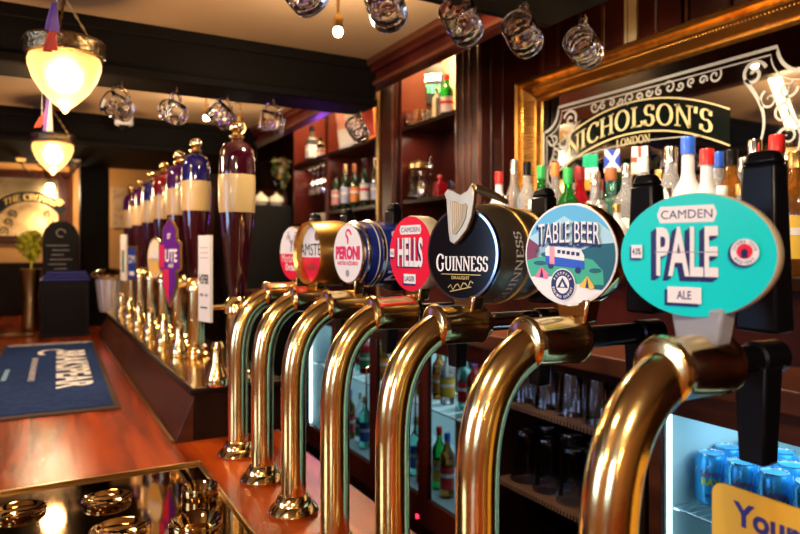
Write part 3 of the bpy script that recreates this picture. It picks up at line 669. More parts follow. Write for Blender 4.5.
MB().tube([(0, 0, 0), (0, 0, -.006)]+[(0, -.006*math.sin(u), -.012+.006*math.cos(u)) for u in [i*PI*1.5/8 for i in range(9)]], .0018, OLDB, seg=8).build('hook', HK)
husd = False
def hang(Y, x, y, lb, tilt=.62, yaw=0, zb=2.152):
    global used, husd
    p = PYY(Y, x, y)
    m = mug if not used else copy_tree(mug); used = True; m['label'] = lb
    # local z is base to mouth, local x points to the handle
    zl = Vector((-math.cos(tilt)*math.cos(yaw), -math.cos(tilt)*math.sin(yaw), math.sin(tilt))); xl = (Vector((0, 0, 1))-zl*zl.z).normalized()
    yl = zl.cross(xl); R = Matrix((xl, yl, zl)).transposed()
    hp = R @ Vector((.068, 0, .052))        # inside top of the handle sits on the hook
    c = R @ Vector((0, 0, .045)); off = Vector((p.x, p.y, 0))-c
    zt = zb-.018; base = Vector((off.x, off.y, zt-hp.z+.0))
    m.rotation_mode = 'QUATERNION'; m.rotation_quaternion = R.to_quaternion(); m.location = base
    h = HK if not husd else copy_tree(HK); husd = True; h.location = (base+hp).xy.to_3d()+Vector((0, 0, zb))
for (x, y, yaw, tl), lb in zip(((302, -8, .5, .5), (386, 5, .8, .5), (462, 18, .55, .5), (523, 30, .5, .42), (584, 45, .45, .25)), nb): hang(1.16, x, y, lb, tl, yaw, 2.166)
for (x, y, yaw, tl), lb in zip(((118, 98, .4, .3), (174, 103, -1.2, .35), (222, 107, .5, .5), (272, 112, -.2, .2), (358, 118, .7, .5)), far): hang(2.33, x, y, lb, tl, yaw)

# ================================================================== LAMPS
SHADE = mat('frosted_lamp_glass', (1, .78, .45), .5, trans=.85, emit=(1, .42, .09), es=.85, bump=(90, .5, .004)); HOT = mat('lamp_filament', (1, .9, .7), .5, emit=(1, .74, .42), es=60)
RIMG = mat('hobnail_lamp_rim', (.22, .15, .07), .2, .9, bump=(90, .8, .006))
def make_pendant():
    t = thing('pendant_lamp', (0, 0, 0), 'x', 'pendant lamp', 'acorn-shaped pendant lamps over the bar')
    MB().lathe([(.001, -.108), (.006, -.104), (.016, -.09), (.022, -.086), (.034, -.075), (.062, -.045), (.082, -.012), (.092, .02), (.093, .035), (.088, .048), (.089, .055)], SHADE, seg=40, cap=False).build('glass_shade', t)
    r = MB().lathe([(.090, .046), (.098, .05), (.103, .06), (.101, .074), (.106, .086), (.100, .094), (.08, .096), (.03, .097), (.001, .098)], RIMG, seg=64, cap=False, rf=lambda a_, z: 1+.015*math.cos(26*a_)*math.cos(z*400)); ro = r.build('rim', t)
    MB().ball((0, 0, .0), .021, HOT, sz=1.5).build('bulb', t)
    c = MB()
    for k in range(3):
        a_ = 2*PI*k/3+.3
        for j in range(5):
            q = j/5; pnt = Vector((.085*(1-q)*math.cos(a_), .085*(1-q)*math.sin(a_), .085+q*.13))
            c.tube([pnt+Vector((0, 0, .0)), pnt+Vector((-.008*math.cos(a_), -.008*math.sin(a_), .012))], .004, OLDB, seg=6)
            c.cyl(pnt, pnt+Vector((-.017*math.cos(a_), -.017*math.sin(a_), .026)), .002, OLDB, seg=6)
    c.build('chain', t)
    MB().cyl((0, 0, .21), (0, 0, .252), .006, OLDB).lathe([(.04, .252), (.035, .235), (.01, .23)][::-1], OLDB).build('ceiling_rose', t)
    return t
pend = make_pendant(); pu = False
plist = [(PD(1.8, 65, 75), 'nearest and largest glowing acorn-shaped pendant lamp at the top left'), (PD(3.24, 53, 148), 'second glowing pendant lamp, lower and smaller, behind the nearest one'),
         (PD(5.2, 52, 190), 'farthest small pendant lamp seen in front of the far mirror'), (Vector((.0, .35, 0)), 'pendant lamp above the near end of the bar'), (Vector((-1.3, .6, 0)), 'pendant lamp over the customers\' side'), (Vector((-1.0, -1.3, 0)), 'added unseen pendant lamp behind the camera')]  # last two are unseen lamps, added to light badges and reflect in brass
for n_, (p, lb) in enumerate(plist):
    if n_ in (2, 3): continue
    z = 2.33-.252
    o = place(pend, pu, (p.x, p.y, z), lb); pu = True
    light('pendant_light', 'POINT', (p.x, p.y, z-.16), (8, 9, 9, 8, 16, 16)[n_], WARM, .05)
# bare bulbs on stems
def bulb(loc, lb, r, m, pw, stem):
    t = thing('bulb_lamp', loc, lb, 'light bulb')
    MB().ball((0, 0, 0), r, m).build('bulb', t)
    zt = 2.33-loc[2]
    MB().lathe([(.012, r*.8), (.014, r+.02), (.010, r+.03), (.004, r+.035), (.004, zt-.008), (.03, zt-.006), (.03, zt)], OLDB, seg=16).build('stem', t)
    light('bulb_light', 'POINT', (loc[0], loc[1], loc[2]-r-.02), pw, WARM2, .02)
BH = mat('bright_bulb', (1, 1, 1), .4, emit=(1, .9, .75), es=60); BO = mat('amber_globe', (1, .7, .3), .4, emit=(1, .55, .15), es=3)
bulb(PD(1.7, 338, 32), 'brilliant bare bulb on a short stem under the brown ceiling, left of the hanging mugs', .013, BH, 12, 0)
bulb(PD(3.0, 206, 118), 'small bright bulb on a stem beyond the far beam', .012, BH, 8, 0)
bulb(PD(3.2, 240, 128), 'amber glowing globe hanging beyond the far beam', .028, BO, 2, 0)
bulb(PD(5.2, 50, 187), 'small glowing globe hanging in front of the far mirror', .028, mat('far_globe', (1, .8, .5), .4, emit=(1, .7, .35), es=110), 9, 0)
# ceiling camera
p = PD(3.45, 124, 119); cc_ = thing('dome_camera', (p.x, p.y, 2.33), 'small white dome camera fixed to the ceiling between the far beams', 'camera')
MB().lathe([(.045, 0), (.045, -.065), (.04, -.07)][::-1], WHITE).build('housing', cc_); MB().lathe([(.001, -.1), (.018, -.092), (.026, -.07)], BLACK, cap=False).build('lens', cc_)
# chandelier with scrolled arms
p = PD(4.0, 52, 168); chn = thing('chandelier', (p.x, p.y, p.z), 'brass chandelier with scrolled arms behind the second pendant lamp', 'chandelier')
m = MB(); ms = MB()
zt = 2.152+.178-p.z
m.cyl((0, 0, -.03), (0, 0, zt), .006, OLDB); m.ball((0, 0, -.02), .025, OLDB)
for k in range(5):
    a_ = k*2*PI/5+.6; e = Vector((math.cos(a_), math.sin(a_), 0))
    m.tube([e*(.02)+Vector((0, 0, -.02))]+[e*(.05+.02*j)+Vector((0, 0, -.03-.03*math.sin(j*.8))) for j in range(6)]+[e*.165+Vector((0, 0, .02))], .005, OLDB, seg=8)
    m.tube([e*(.07+x)+Vector((0, 0, .02+y)) for x, y in spiral(0, 0, .035, 1.2, 0, 1, 18)], .003, OLDB, seg=6)
    m.lathe([(.004, .015), (.022, .022), (.024, .028)], OLDB, Matrix.Translation(e*.165), seg=14)
    ms.lathe([(.02, .028), (.03, .05), (.03, .07), (.024, .085), (.034, .10)], SHADE if k in (2, ) else mat('unlit_frosted_glass', (.9, .8, .6), .4, trans=.5), Matrix.Translation(e*.165), seg=16, cap=False)
mo = m.build('arms', chn); ms.build('glass_shades', chn)

# bunting flags hanging on strings near the pendant
FP = mat('flag_purple', (.22, .12, .45), .8); FR = mat('flag_red', (.65, .08, .05), .8); FWH = mat('flag_white', (.8, .76, .7), .8); FG = mat('flag_green', (.0, .32, .16), .8); FO = mat('flag_orange', (.8, .28, .03), .8); FB = mat('flag_blue', (.02, .06, .45), .8)
def flag(corners, mats_, lb, cols=8, wave=.006, nrm=Vector((-1, -.3, 0)), vertical=True):
    """cloth sheet between four corners (tl, tr, br, bl) with soft folds; mats_ maps (u, v) to a material"""
    tl, tr, br, bl = [Vector(c) for c in corners]; o0 = (tl+tr)/2; n = 16; mm = MB(); nr = nrm.normalized()
    V = []
    for j in range(n+1):
        for i in range(n+1):
            u, v = i/n, j/n; P = (tl*(1-u)+tr*u)*(1-v)+(bl*(1-u)+br*u)*v; V.append(P+nr*wave*math.sin(u*9+v*2)*(.3+v)-o0)
    for j in range(n):
        for i in range(n):
            a_ = j*(n+1)+i; mm.add([V[a_], V[a_+1], V[a_+n+2], V[a_+n+1]], [(0, 1, 2, 3)], mats_((i+.5)/n, (j+.5)/n))
    o = mm.build('bunting_flag', loc=o0); s = o.modifiers.new('s', 'SOLIDIFY'); s.thickness = .0012
    w_ = o.modifiers.new('w', 'WELD'); w_.merge_threshold = .0002
    o.modifiers.move(1, 0)
    return tag(o, lb, 'flag')
D_ = 1.45
flag([PD(D_, 52, 3), PD(D_, 58, 2), PD(D_, 56, 32), PD(D_, 48, 30)], lambda u, v: FP, 'purple strip of bunting hanging in front of the nearest pendant lamp')
flag([PD(D_, 50, 30), PD(D_, 57, 32), PD(D_, 54, 50), PD(D_, 46, 52)], lambda u, v: FR, 'red bunting strip hanging below the purple one at the nearest lamp')
flag([PD(2.5, 47, 95), PD(2.5, 52, 95), PD(2.5, 51, 132), PD(2.5, 45, 132)], lambda u, v: FP if u < .5 else FWH, 'purple and white bunting strip hanging above the second pendant lamp')
flag([PD(2.5, 40, 118), PD(2.5, 46, 110), PD(2.5, 46, 124), PD(2.5, 36, 128)], lambda u, v: FR, 'small red bunting scrap left of the strip above the second pendant lamp')
m = MB().tube([PD(D_, 57, 3), PD(D_, 55, -10), Vector((PD(D_, 55, 0).x, PD(D_, 55, 0).y, 2.33))], .0015, WHITE, seg=6); o = m.build('bunting_string'); tag(o, 'thin string holding the purple bunting strip at the top left', 'string')

q_ = PD(2.5, 49.5, 95); m = MB().tube([q_, Vector((q_.x, q_.y, 2.33))], .0015, WHITE, seg=6); o = m.build('bunting_string'); tag(o, 'thin string holding the purple and white bunting strip above the second lamp', 'string')
q_ = PD(2.5, 42, 115); m = MB().tube([q_, Vector((q_.x, q_.y, 2.33))], .0012, WHITE, seg=6); o = m.build('bunting_string'); tag(o, 'thin string holding the small red bunting scrap', 'string')
# ================================================================== FAR WALL
fm = thing('pub_mirror', (0, 6.3, 1.5), 'gilt and wood framed pub mirror on the far wall, arched gold lettering', 'mirror')
FMI = mat('aged_mirror', (.28, .21, .12), .18, .9, var=((.60, .48, .28), (6, 6, 6), .4, .7))
a0 = PYY(6.27, -30, 180); a1 = PYY(6.27, 58, 236); fw0, fw1 = a0.x, a1.x; fz1 = PYY(6.27, 20, 178).z-1.5; fz0 = PYY(6.27, 20, 236).z-1.5
MB().bb((fw0-.06, -.04, fz0-.06), (fw1+.08, 0, fz1+.06), MAHOG).build('frame', fm, bevel=.006)
MB().bb((fw0, -.045, fz0), (fw1, -.04, fz1), FMI).build('glass', fm)
f = MB(); M = frame(((fw0+fw1)/2, -.046, (fz0+fz1)/2), Vector((1, 0, 0)), Vector((0, 0, 1)), Vector((0, -1, 0)))
a = Art(f, M, 1); wd = fw1-fw0
cxu = PYY(6.27, 30, 205).x-(fw0+fw1)/2
a.line(arc(cxu, -.20, .30, .29, 35, 145, 24), .085, BLACKM).up().serif('THE CROWN', cxu, .085, .38, .05, GOLDP, bend=1.5)
for q in (-1, 1):
    for s_ in range(3): a.line(spiral(cxu+q*(.13+.03*s_), -.06-.07*s_, .035, 1.3, q), .012, BLACKM)
a.line(spiral(cxu+.22, .04, .03, 1.4, 0), .012, GOLDP)
f.build('lettering', fm)
wp = MB().bb((fw1+.09, 6.24, 0), (.22, 6.3, 2.33), mat('orange_brown_panel', (.24, .07, .025), .35, coat=.3)); wp.bb((-2.38, 6.25, 0), (fw1+.09, 6.3, 1.5), DARKW)
struct('trim_9', wp, bevel=.004)
p0 = PYY(6.27, 111, 187); p1 = PYY(6.27, 128, 228)
pc = thing('framed_picture', ((p0.x+p1.x)/2, 6.3, (p0.z+p1.z)/2), 'pale framed picture on the ochre far wall, right of the black post', 'picture')
w_, h_ = (p1.x-p0.x)/2, (p0.z-p1.z)/2
MB().bb((-w_, -.025, -h_), (w_, 0, h_), mat('cream_picture_frame', (.6, .4, .18), .4)).build('frame', pc, bevel=.004)
MB().bb((-w_+.02, -.028, -h_+.03), (w_-.02, -.025, h_-.03), mat('faded_print', (.55, .36, .2), .6, var=((.4, .2, .1), (20, 20, 20), .45, .6))).build('print', pc)

# ================================================================== BACK BAR
# base units: slab counter, risers and shelves
XF = 1.20
ct = MB().bb((1.15, .2, 1.30), (1.42, 4.2, 1.345), REDW); o = ct.build('back_bar_worktop', bevel=.004); tag(o, 'reddish wooden back bar counter above the drinks fridges', 'counter')
rs = thing('back_bar_riser', (1.6, 1.26, 1.345), 'dark stepped wooden riser of the back bar carrying the spirit bottles', 'shelf unit')
MB().bb((-.18, -1.05, 0), (.25, .86, .16), MAHOG).bb((-.18, .865, 0), (-.06, 1.2, .16), MAHOG).build('riser_panel', rs)
MB().bb((-.24, -1.05, .16), (.25, .86, .19), DARKW).bb((-.24, .86, .16), (-.055, 1.2, .19), DARKW).build('bottle_shelf', rs, bevel=.003)
SH = 1.535
# ---- mirror
MX = 1.75
mr = thing('bar_mirror', (1.80, 1.478, 1.545), 'large gilt-framed etched pub mirror behind the spirit bottles', 'mirror')
iy = .530; zt = CAMZ+.603-1.545; zb = .11
fr = MB(); GOLDD = mat('dark_gilt_groove', (.32, .15, .035), .35, 1)
def railprof(L, M):
    # gilt moulding cross-section swept straight: x is out from the picture centre, z towards the room
    pr = [(0, .012), (.008, .03), (.014, .032), (.018, .026), (.040, .040), (.058, .060), (.066, .064), (.076, .060), (.082, .072), (.092, .080), (.102, .074), (.112, .05), (.116, .0), (0, 0)]
    pr = [(x*.86, z) for x, z in pr]
    n = len(pr); vs = [(x, -L, z) for x, z in pr]+[(x, L, z) for x, z in pr]
    # mitred ends
    vs = [(x, y-(x if y < 0 else -x), z) for x, y, z in vs]
    fr.add(vs, [(i, (i+1) % n, n+(i+1) % n, n+i) for i in (3, 4, 8)], GOLDD, M)
    fr.add(vs, [(i, (i+1) % n, n+(i+1) % n, n+i) for i in range(n) if i not in (3, 4, 8)]+[tuple(range(n-1, -1, -1)), tuple(range(n, 2*n))], GOLDF, M)
hh_ = (zt-zb)/2; cz = (zt+zb)/2
XB = -.03
Mbase = frame((XB, 0, cz), Vector((0, -1, 0)), Vector((0, 0, 1)), Vector((-1, 0, 0)))
railprof(hh_, Mbase @ Matrix.Translation((iy, 0, 0)))
railprof(hh_, Mbase @ Matrix.Rotation(PI, 4, 'Z') @ Matrix.Translation((iy, 0, 0)))
railprof(iy, Mbase @ Matrix.Rotation(PI/2, 4, 'Z') @ Matrix.Translation((hh_, 0, 0)))
railprof(iy, Mbase @ Matrix.Rotation(-PI/2, 4, 'Z') @ Matrix.Translation((hh_, 0, 0)))
fo = fr.build('frame', mr, sharp=25)
# carved beads along the moulding
BDS = []
bd = MB()
n_ = 96
for q in range(n_):
    u = -iy+2*iy*q/(n_-1); bd.ball((u, hh_+.042, .052), .0046, GOLDF, Mbase, seg=8, sz=.9)
bd.build('carved_beading', fo); bd = MB(); be = MB()
for q in range(40):
    v = -hh_+2*hh_*q/39; bd.tube([(-iy-.018, v, .032), (-iy-.045, v, .055), (-iy-.056, v, .067)], .0042, GOLDF, Mbase, seg=6); be.ball((iy+.042, v, .050), .0085, GOLDF, Mbase, seg=8)
bd.build('carved_ribbing', fo); be.build('carved_beading', fo)

MG = mat('mirror_glass', (.42, .40, .38), .03, 1)
MB().bb((XB-.012, -iy-.01, zb-.01), (XB-.006, iy+.01, zt+.01), MG).build('glass', mr)
f = MB(); Me = frame((XB-.0125, 0, 0), Vector((0, -1, 0)), Vector((0, 0, 1)), Vector((-1, 0, 0)))
ETCH = mat('etched_frost', (.42, .41, .36), .5); GOLDL = mat('gilt_lettering', (.55, .46, .22), .35); GRNB = mat('mirror_black_band', (.003, .005, .004), .12)
a = Art(f, Me, 1, .0003)
V = lambda z: z+CAMZ-1.545
tp = V(.560); L_, R_ = -.512, .512; bt_ = zb+.02
def border(off, wd):
    r = .085; pts = [(L_+off, bt_)]+[(L_+off, tp-r-off*0)]+[(L_+off+(r)*(1-math.cos(u)) if False else L_+off+r*math.sin(u)*1.0, tp-off-r+(r)*(1-math.cos(u))) for u in [i*PI/2/8 for i in range(1, 9)]]
    # concave notch
    pts = [(L_+off, bt_), (L_+off, tp-r-off)]+[(L_+r*math.sin(u)*1.0+off, tp-off-r*math.cos(u)) for u in [i*PI/2/8 for i in range(1, 8)]]+[(L_+r+off, tp-off)]
    full = pts+[(-x, y) for x, y in pts[::-1]]
    a.line(full, wd, ETCH)
border(0, .010); border(.018, .004)
# dark arched band with lettering
cu = 1.478-1.55
a.up()
bandc = V(.455)
def bow(x): return -.72*(x-cu)**2
xs = [cu-.36+.72*i/24 for i in range(25)]
P = [(x, bandc+.062+bow(x)) for x in xs]+[(x, bandc-.062+bow(x)) for x in xs[::-1]]
a.poly(P[:1]+P[1:], GRNB) if False else [a.poly([(xs[i], bandc+.052+bow(xs[i])), (xs[i+1], bandc+.052+bow(xs[i+1])), (xs[i+1], bandc-.050+bow(xs[i+1])), (xs[i], bandc-.050+bow(xs[i]))][::-1], GRNB) for i in range(24)]
a.up()
a.line([(x, bandc+.054+bow(x)) for x in xs], .005, GOLDL); a.line([(x, bandc-.052+bow(x)) for x in xs], .005, GOLDL)
a.line([(x, bandc-.085+.35*bow(x)) for x in xs[3:-3]], .003, ETCH)
a.serif("NICHOLSON'S", cu, bandc, .615, .068, GOLDL, bend=.72)
a.serif('LONDON', cu+.005, V(.378), .145, .027, GOLDL, bend=.3)
for q in (-1, 1):   # big scrolls at both sides and tendrils in the corners
    g = lambda pts, q=q: [(q*x, y) for x, y in pts]
    t_ = V(.50)
    a.line(g([(.335+.055*math.sin(PI*j/16*1.0), t_-.01-.26*j/16) for j in range(17)]), .013, ETCH, True)
    a.line(g(spiral(.36, t_-.0, .038, 1.4, .3)), .010, ETCH); a.line(g(spiral(.405, t_-.08, .028, 1.2, 2)), .009, ETCH, True)
    a.line(g(spiral(.33, t_-.27, .028, 1.3, 1.2, -1)), .008, ETCH)
    for j in range(4): a.line(g(spiral(.455-.01*(j % 2), t_-.06-.065*j, .028, 1.2, j*1.5, 1 if j % 2 else -1)), .009, ETCH, True)
    a.line(g([(.47-.02*math.sin(j*.9), t_-.04-.03*j) for j in range(11)]), .006, ETCH)
    a.line(g([(.05+.045*j, t_-.32+.012*math.sin(j*1.3)) for j in range(9)]), .006, ETCH)
for j in range(13):
    x = -.24+.48*j/12; big = .022 if j % 4 == 0 else .015
    a.line(spiral(x, V(.525)-.004*(j % 2), big, 1.2, j*1.1, 1 if j % 2 else -1), .006, ETCH)
f.build('etched_design', mr)

# ---- shelf bays left of the pilaster
def bay(y0, y1, zs, label, back):
    t = thing('shelf_bay', (1.57, (y0+y1)/2, 1.345), label, 'shelf unit'); d = (y1-y0)/2; zu = zs[1]-1.345
    MB().bb((.24, -d, 0), (.275, d, zu-.02), MAHOG).build('lower_back_panel', t); MB().bb((.24, -d, zu-.02), (.275, d, 1.35), back).build('upper_back_panel', t)  # light put into the colours: upper back as lit, lower back as shaded
    MB().bb((0, -d, 0), (.24, -d+.015, 1.35), MAHOG).build('side_panel', t, bevel=.002); MB().bb((0, d-.02, 0), (.24, d, 1.35), MAHOG).build('side_panel', t, bevel=.002)
    for z in zs: MB().bb((.0, -d+.015, z-1.345-.022), (.24, d-.02, z-1.345), DARKW).build('shelf', t, bevel=.003)
    return t
zs1 = CAMZ+.618; zs2 = CAMZ+.255; zA = CAMZ+.255; zT = zs1
bay(2.325, 2.84, (zs2, zs1), 'right shelf bay of the back bar, beside the pilaster, with jars and a lit sign', CEIL2)
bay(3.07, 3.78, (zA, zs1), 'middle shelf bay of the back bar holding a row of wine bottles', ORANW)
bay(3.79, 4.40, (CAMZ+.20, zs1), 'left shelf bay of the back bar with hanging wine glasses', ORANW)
struct('trim_10', MB().bb((1.55, 2.843, 1.345), (1.85, 3.067, 2.70), MAHOG).cyl((1.545, 3.02, 1.35), (1.545, 3.02, 2.6), .012, OLDB, seg=10).cyl((1.55, 2.87, 1.35), (1.55, 2.87, 2.6), .01, REDW, seg=8), bevel=.003)
# lower back panel of the middle bay is coloured as shade behind the bottles
# lit sign
BLKG = mat('sign_backing', (.02, .02, .02), .3); SW = mat('sign_white_light', (1, 1, 1), .5, emit=(1, .85, .7), es=1.1); SG = mat('sign_green_light', (.1, .9, .4), .5, emit=(.03, .8, .25), es=.8)
p = PX(1.70, 424, 84); sg = thing('lit_sign', (1.72, p.y, zs1), 'small lit gin sign on the top shelf of the right bay', 'sign')
M = fr_cust((0, 0, p.z-zs1), .85)
MB().box((0, 0, 0), (.17, .2, .012), BLKG, M).bb((-.03, -.03, 0), (.03, .03, .10), BLKG).build('panel', sg)
f = MB(); a = Art(f, M @ Matrix.Translation((0, 0, .009)), 1); a.text('TANQUERAY', 0, .03, .15, .045, SW).text('NO.', -.045, -.025, .045, .04, SW).text('TEN', .03, -.025, .07, .04, SG)
f.build('lettering', sg)

# ------------------------------------------------------------------ bottles
G_GREEN = mat('green_glass', (.02, .45, .06), .03, trans=.85, ior=1.4); G_DK = mat('dark_wine_glass', (.01, .03, .012), .05, coat=1); G_RED = mat('red_spirit', (.45, .01, .02), .05, trans=.5); G_AMB = mat('amber_spirit', (.6, .22, .03), .03, trans=.8)
G_TEAL = mat('teal_glass', (.25, .75, .65), .03, trans=.9); G_FRO = mat('frosted_white_glass', (.85, .87, .9), .25, trans=.3); G_CLR = mat('bottle_clear_glass', (.95, .97, 1), .03, trans=.80, ior=1.35)
CAPC = {'red': mat('red_cap', (.6, .02, .02), .3), 'green': mat('green_cap', (.02, .35, .08), .3), 'blue': mat('blue_cap', (.02, .1, .55), .3), 'black': BLACK, 'silver': SILV, 'orange': mat('orange_cap', (.75, .2, .05), .3), 'white': WHITE, 'gold': OLDB, 'darkred': mat('dark_red_cap', (.25, .01, .02), .3), 'brown': mat('cork_brown', (.3, .1, .03), .6)}
LABC = {'white': CLW, 'cream': CREAM, 'red': RED, 'blue': mat('label_blue', (.03, .12, .5), .4), 'orange': mat('label_orange', (.75, .25, .04), .4), 'black': BLACKM, 'yellow': YEL, 'green': mat('label_green', (.03, .3, .1), .4), 'pink': mat('label_pink', (.65, .3, .3), .4), 'lilac': mat('label_pale_blue', (.45, .5, .7), .4)}
def bottle(loc, h, r, glass, cap, lab, label, group, shape='std', name='spirit_bottle', capl=.16):
    t = thing(name, loc, label, 'bottle', group)
    if shape == 'wine': pr = [(r*.9, 0), (r, .006), (r, h*.6), (r*.85, h*.68), (r*.42, h*.76), (r*.36, h*.80), (r*.36, h*.98), (.001, h*.98)]
    elif shape == 'round': pr = [(r*.8, 0), (r*1.0, h*.12), (r*1.08, h*.40), (r*1.02, h*.52), (r*.8, h*.60), (r*.45, h*.68), (r*.36, h*.74), (r*.33, h*.97), (.001, h*.97)]
    elif shape == 'square': pr = [(r*.95, 0), (r, .005), (r, h*.62), (r*.9, h*.66), (r*.38, h*.72), (r*.34, h*.76), (r*.34, h*.97), (.001, h*.97)]
    else: pr = [(r*.92, 0), (r, .006), (r, h*.62), (r*.93, h*.67), (r*.5, h*.75), (r*.38, h*.80), (r*.36, h*.97), (.001, h*.97)]
    rf = (lambda a_, z: min(1/max(abs(math.cos(a_)), abs(math.sin(a_))), 1.28)*.86) if shape == 'square' else None
    MB().lathe(pr, glass, seg=24, rf=rf).build('body', t)
    cr = r*.42 if shape != 'round' else r*.40; capl = min(capl, .2) if shape == 'wine' else .13
    MB().lathe([(cr, h*(1-capl)), (cr, h*.99), (cr*.9, h), (.001, h)], CAPC[cap], seg=18).build('cap', t)
    if lab:
        z0, z1 = (h*.14, h*.48) if shape != 'round' else (h*.12, h*.42)
        R = r*(1.015 if shape != 'round' else 1.07)
        lm = MB().lathe([(R, z0), (R, z1)], LABC[lab], seg=24, cap=False, rf=rf)
        lo = lm.build('label', t)
        lm2 = MB().lathe([(R*1.006, z0+(z1-z0)*.55), (R*1.006, z0+(z1-z0)*.72)], LABC['red' if lab in ('white', 'cream') else 'white'], seg=24, cap=False, rf=rf); lm2.build('label_stripe', lo)
    return t
BX = 1.56
bl = [(499, 172, 1.50, .034, G_FRO, 'red', 'white', 'std', 'white bottle with a red cap, just left of the gilt frame post'),
 (514, 160, 1.60, .032, G_CLR, 'silver', 'white', 'std', 'clear bottle with silver pourer in front of the gilt frame post'),
 (527, 162, 1.50, .032, G_CLR, 'black', 'blue', 'std', 'clear bottle with black stopper and blue label beside the gilt frame post'),
 (541, 166, BX, .034, G_GREEN, 'green', 'green', 'std', 'green glass bottle with green cap, first bottle inside the mirror'),
 (555, 163, 1.62, .033, G_CLR, 'orange', 'white', 'std', 'clear bottle with an orange cap next to the green ones'),
 (568, 168, 1.50, .034, G_GREEN, 'green', 'yellow', 'wine', 'second green glass bottle, behind the black tap lever left of the TABLE BEER badge'),
 (580, 167, BX, .036, G_RED, 'darkred', 'red', 'std', 'red spirit bottle with a dark red cap above the TABLE BEER badge'),
 (595, 172, 1.50, .034, G_CLR, 'silver', 'green', 'square', 'square clear bottle with silver cap right of the red spirit bottle'),
 (611, 168, BX, .040, G_TEAL, 'brown', None, 'square', 'pale teal glass bottle with a cork stopper, under the blue flag'),
 (627, 164, BX, .036, G_CLR, 'silver', 'white', 'std', 'clear bottle with grey metal cap left of the England flag'),
 (643, 158, 1.60, .036, G_CLR, 'white', 'lilac', 'std', 'clear bottle with a white cap by the England flag'),
 (671, 147, 1.56, .040, G_CLR, 'silver', 'blue', 'std', 'clear bottle with silver shoulder and blue emblem, left of the blue-capped bottle'),
 (688, 137, 1.50, .042, G_FRO, 'blue', None, 'round', 'frosted round bottle with a tall blue cap above the PALE badge'),
 (707, 149, 1.48, .040, G_FRO, 'red', 'white', 'round', 'milky white bottle with a brown-red cap above the PALE badge'),
 (718, 152, 1.60, .036, G_CLR, 'blue', 'white', 'std', 'clear bottle with a blue cap behind the milky white one'),
 (731, 150, 1.52, .036, G_AMB, 'black', 'cream', 'std', 'bottle with a black cap and cream label left of the pale gin bottle'),
 (745, 158, 1.60, .040, G_CLR, 'silver', 'white', 'square', 'pale square gin bottle with a white and red label'),
 (755, 140, 1.50, .034, G_CLR, 'silver', 'cream', 'std', 'clear bottle with long silver pourer left of the right-hand black lever'),
 (777, 135, 1.50, .038, G_AMB, 'red', 'yellow', 'std', 'bottle with a bright red cap behind the right-hand black lever'),
 (797, 152, 1.46, .040, G_AMB, 'gold', 'yellow', 'std', 'whiskey bottle with a yellow label at the right edge'),
 (660, 170, 1.62, .034, G_AMB, 'gold', 'cream', 'std', 'amber bottle with gold cap behind the left-hand black lever')]
for x, y, X, r, g, c, l, sh, lb in bl:
    p = PX(X, x, y); bottle((X, p.y, SH), p.z-SH, r*1.08, g, c, l, lb, 'spirit bottles on the back bar shelf', sh)
for x, y, X, r, g, c, l, sh, lb in (
 (506, 196, 1.42, .028, G_CLR, 'silver', 'white', 'std', 'low clear bottle with white label in front of the gilt frame post'),
 (532, 200, 1.42, .028, G_CLR, 'white', 'blue', 'std', 'low clear bottle with blue label left of the black tap lever'),
 (600, 200, 1.42, .028, G_CLR, 'silver', 'white', 'square', 'low square clear bottle right above the TABLE BEER badge'),
 (617, 204, 1.41, .026, G_FRO, 'gold', 'pink', 'std', 'low frosted bottle left of the lime jar'),
 (668, 188, 1.41, .030, G_CLR, 'silver', 'white', 'square', 'low square clear bottle right of the left-hand black lever'),
 (722, 186, 1.41, .030, G_CLR, 'white', 'cream', 'square', 'low square bottle with cream label above the right part of the PALE badge'),
 (741, 184, 1.41, .028, G_CLR, 'gold', 'white', 'std', 'low clear bottle with white label left of the right-hand black lever')):
    p = PX(X, x, y); bottle((X, p.y, SH), p.z-SH, r, g, c, l, lb, 'low bottles in front on the back bar shelf', sh)
# garnish jar, squat bottles and glasses between the badges
jr = PX(1.43, 626, 250)
t = thing('garnish_jar', (1.43, jr.y-.02, SH), 'glass jar of lime wedges between the TABLE BEER and PALE badges', 'jar')
MB().lathe([(.035, 0), (.042, .005), (.045, .10), (.047, .105), (.044, .105), (.041, .008), (.001, .006)], GLASS, seg=28).build('jar', t)
lm = MB(); LIME = mat('lime_green', (.15, .45, .03), .4); LIMEP = mat('lime_flesh', (.6, .7, .25), .4)
for q in range(26):
    c = (random.uniform(-.024, .024), random.uniform(-.024, .024), .022+.088*q/25); R = Matrix.Translation(c) @ Matrix.Rotation(random.uniform(0, 6), 4, 'Z') @ Matrix.Rotation(random.uniform(0, 3), 4, 'X')
    lm.prism([(0, -.010), (.014, 0), (0, .010)], -.004, .004, LIME if q % 3 else LIMEP, R)
lm.build('lime_wedges', t)
tg = None
gl = thing('tumbler', (0, 0, 0), 'x', 'glass', 'short glasses on the back bar shelf')
MB().lathe([(.028, 0), (.031, .004), (.036, .085), (.0345, .085), (.030, .01), (.001, .009)], GLASS, seg=28).build('glass', gl)
gu = False
for x, X, lb in ((518, 1.41, 'short glass behind the black barrel badge, left of the black lever'), (590, 1.41, 'short glass right of the TABLE BEER badge top'), (645, 1.41, 'short glass beside the left-hand black lever')):
    p = PX(X, x, 250); place(gl, gu, (X, p.y, SH), lb); gu = True
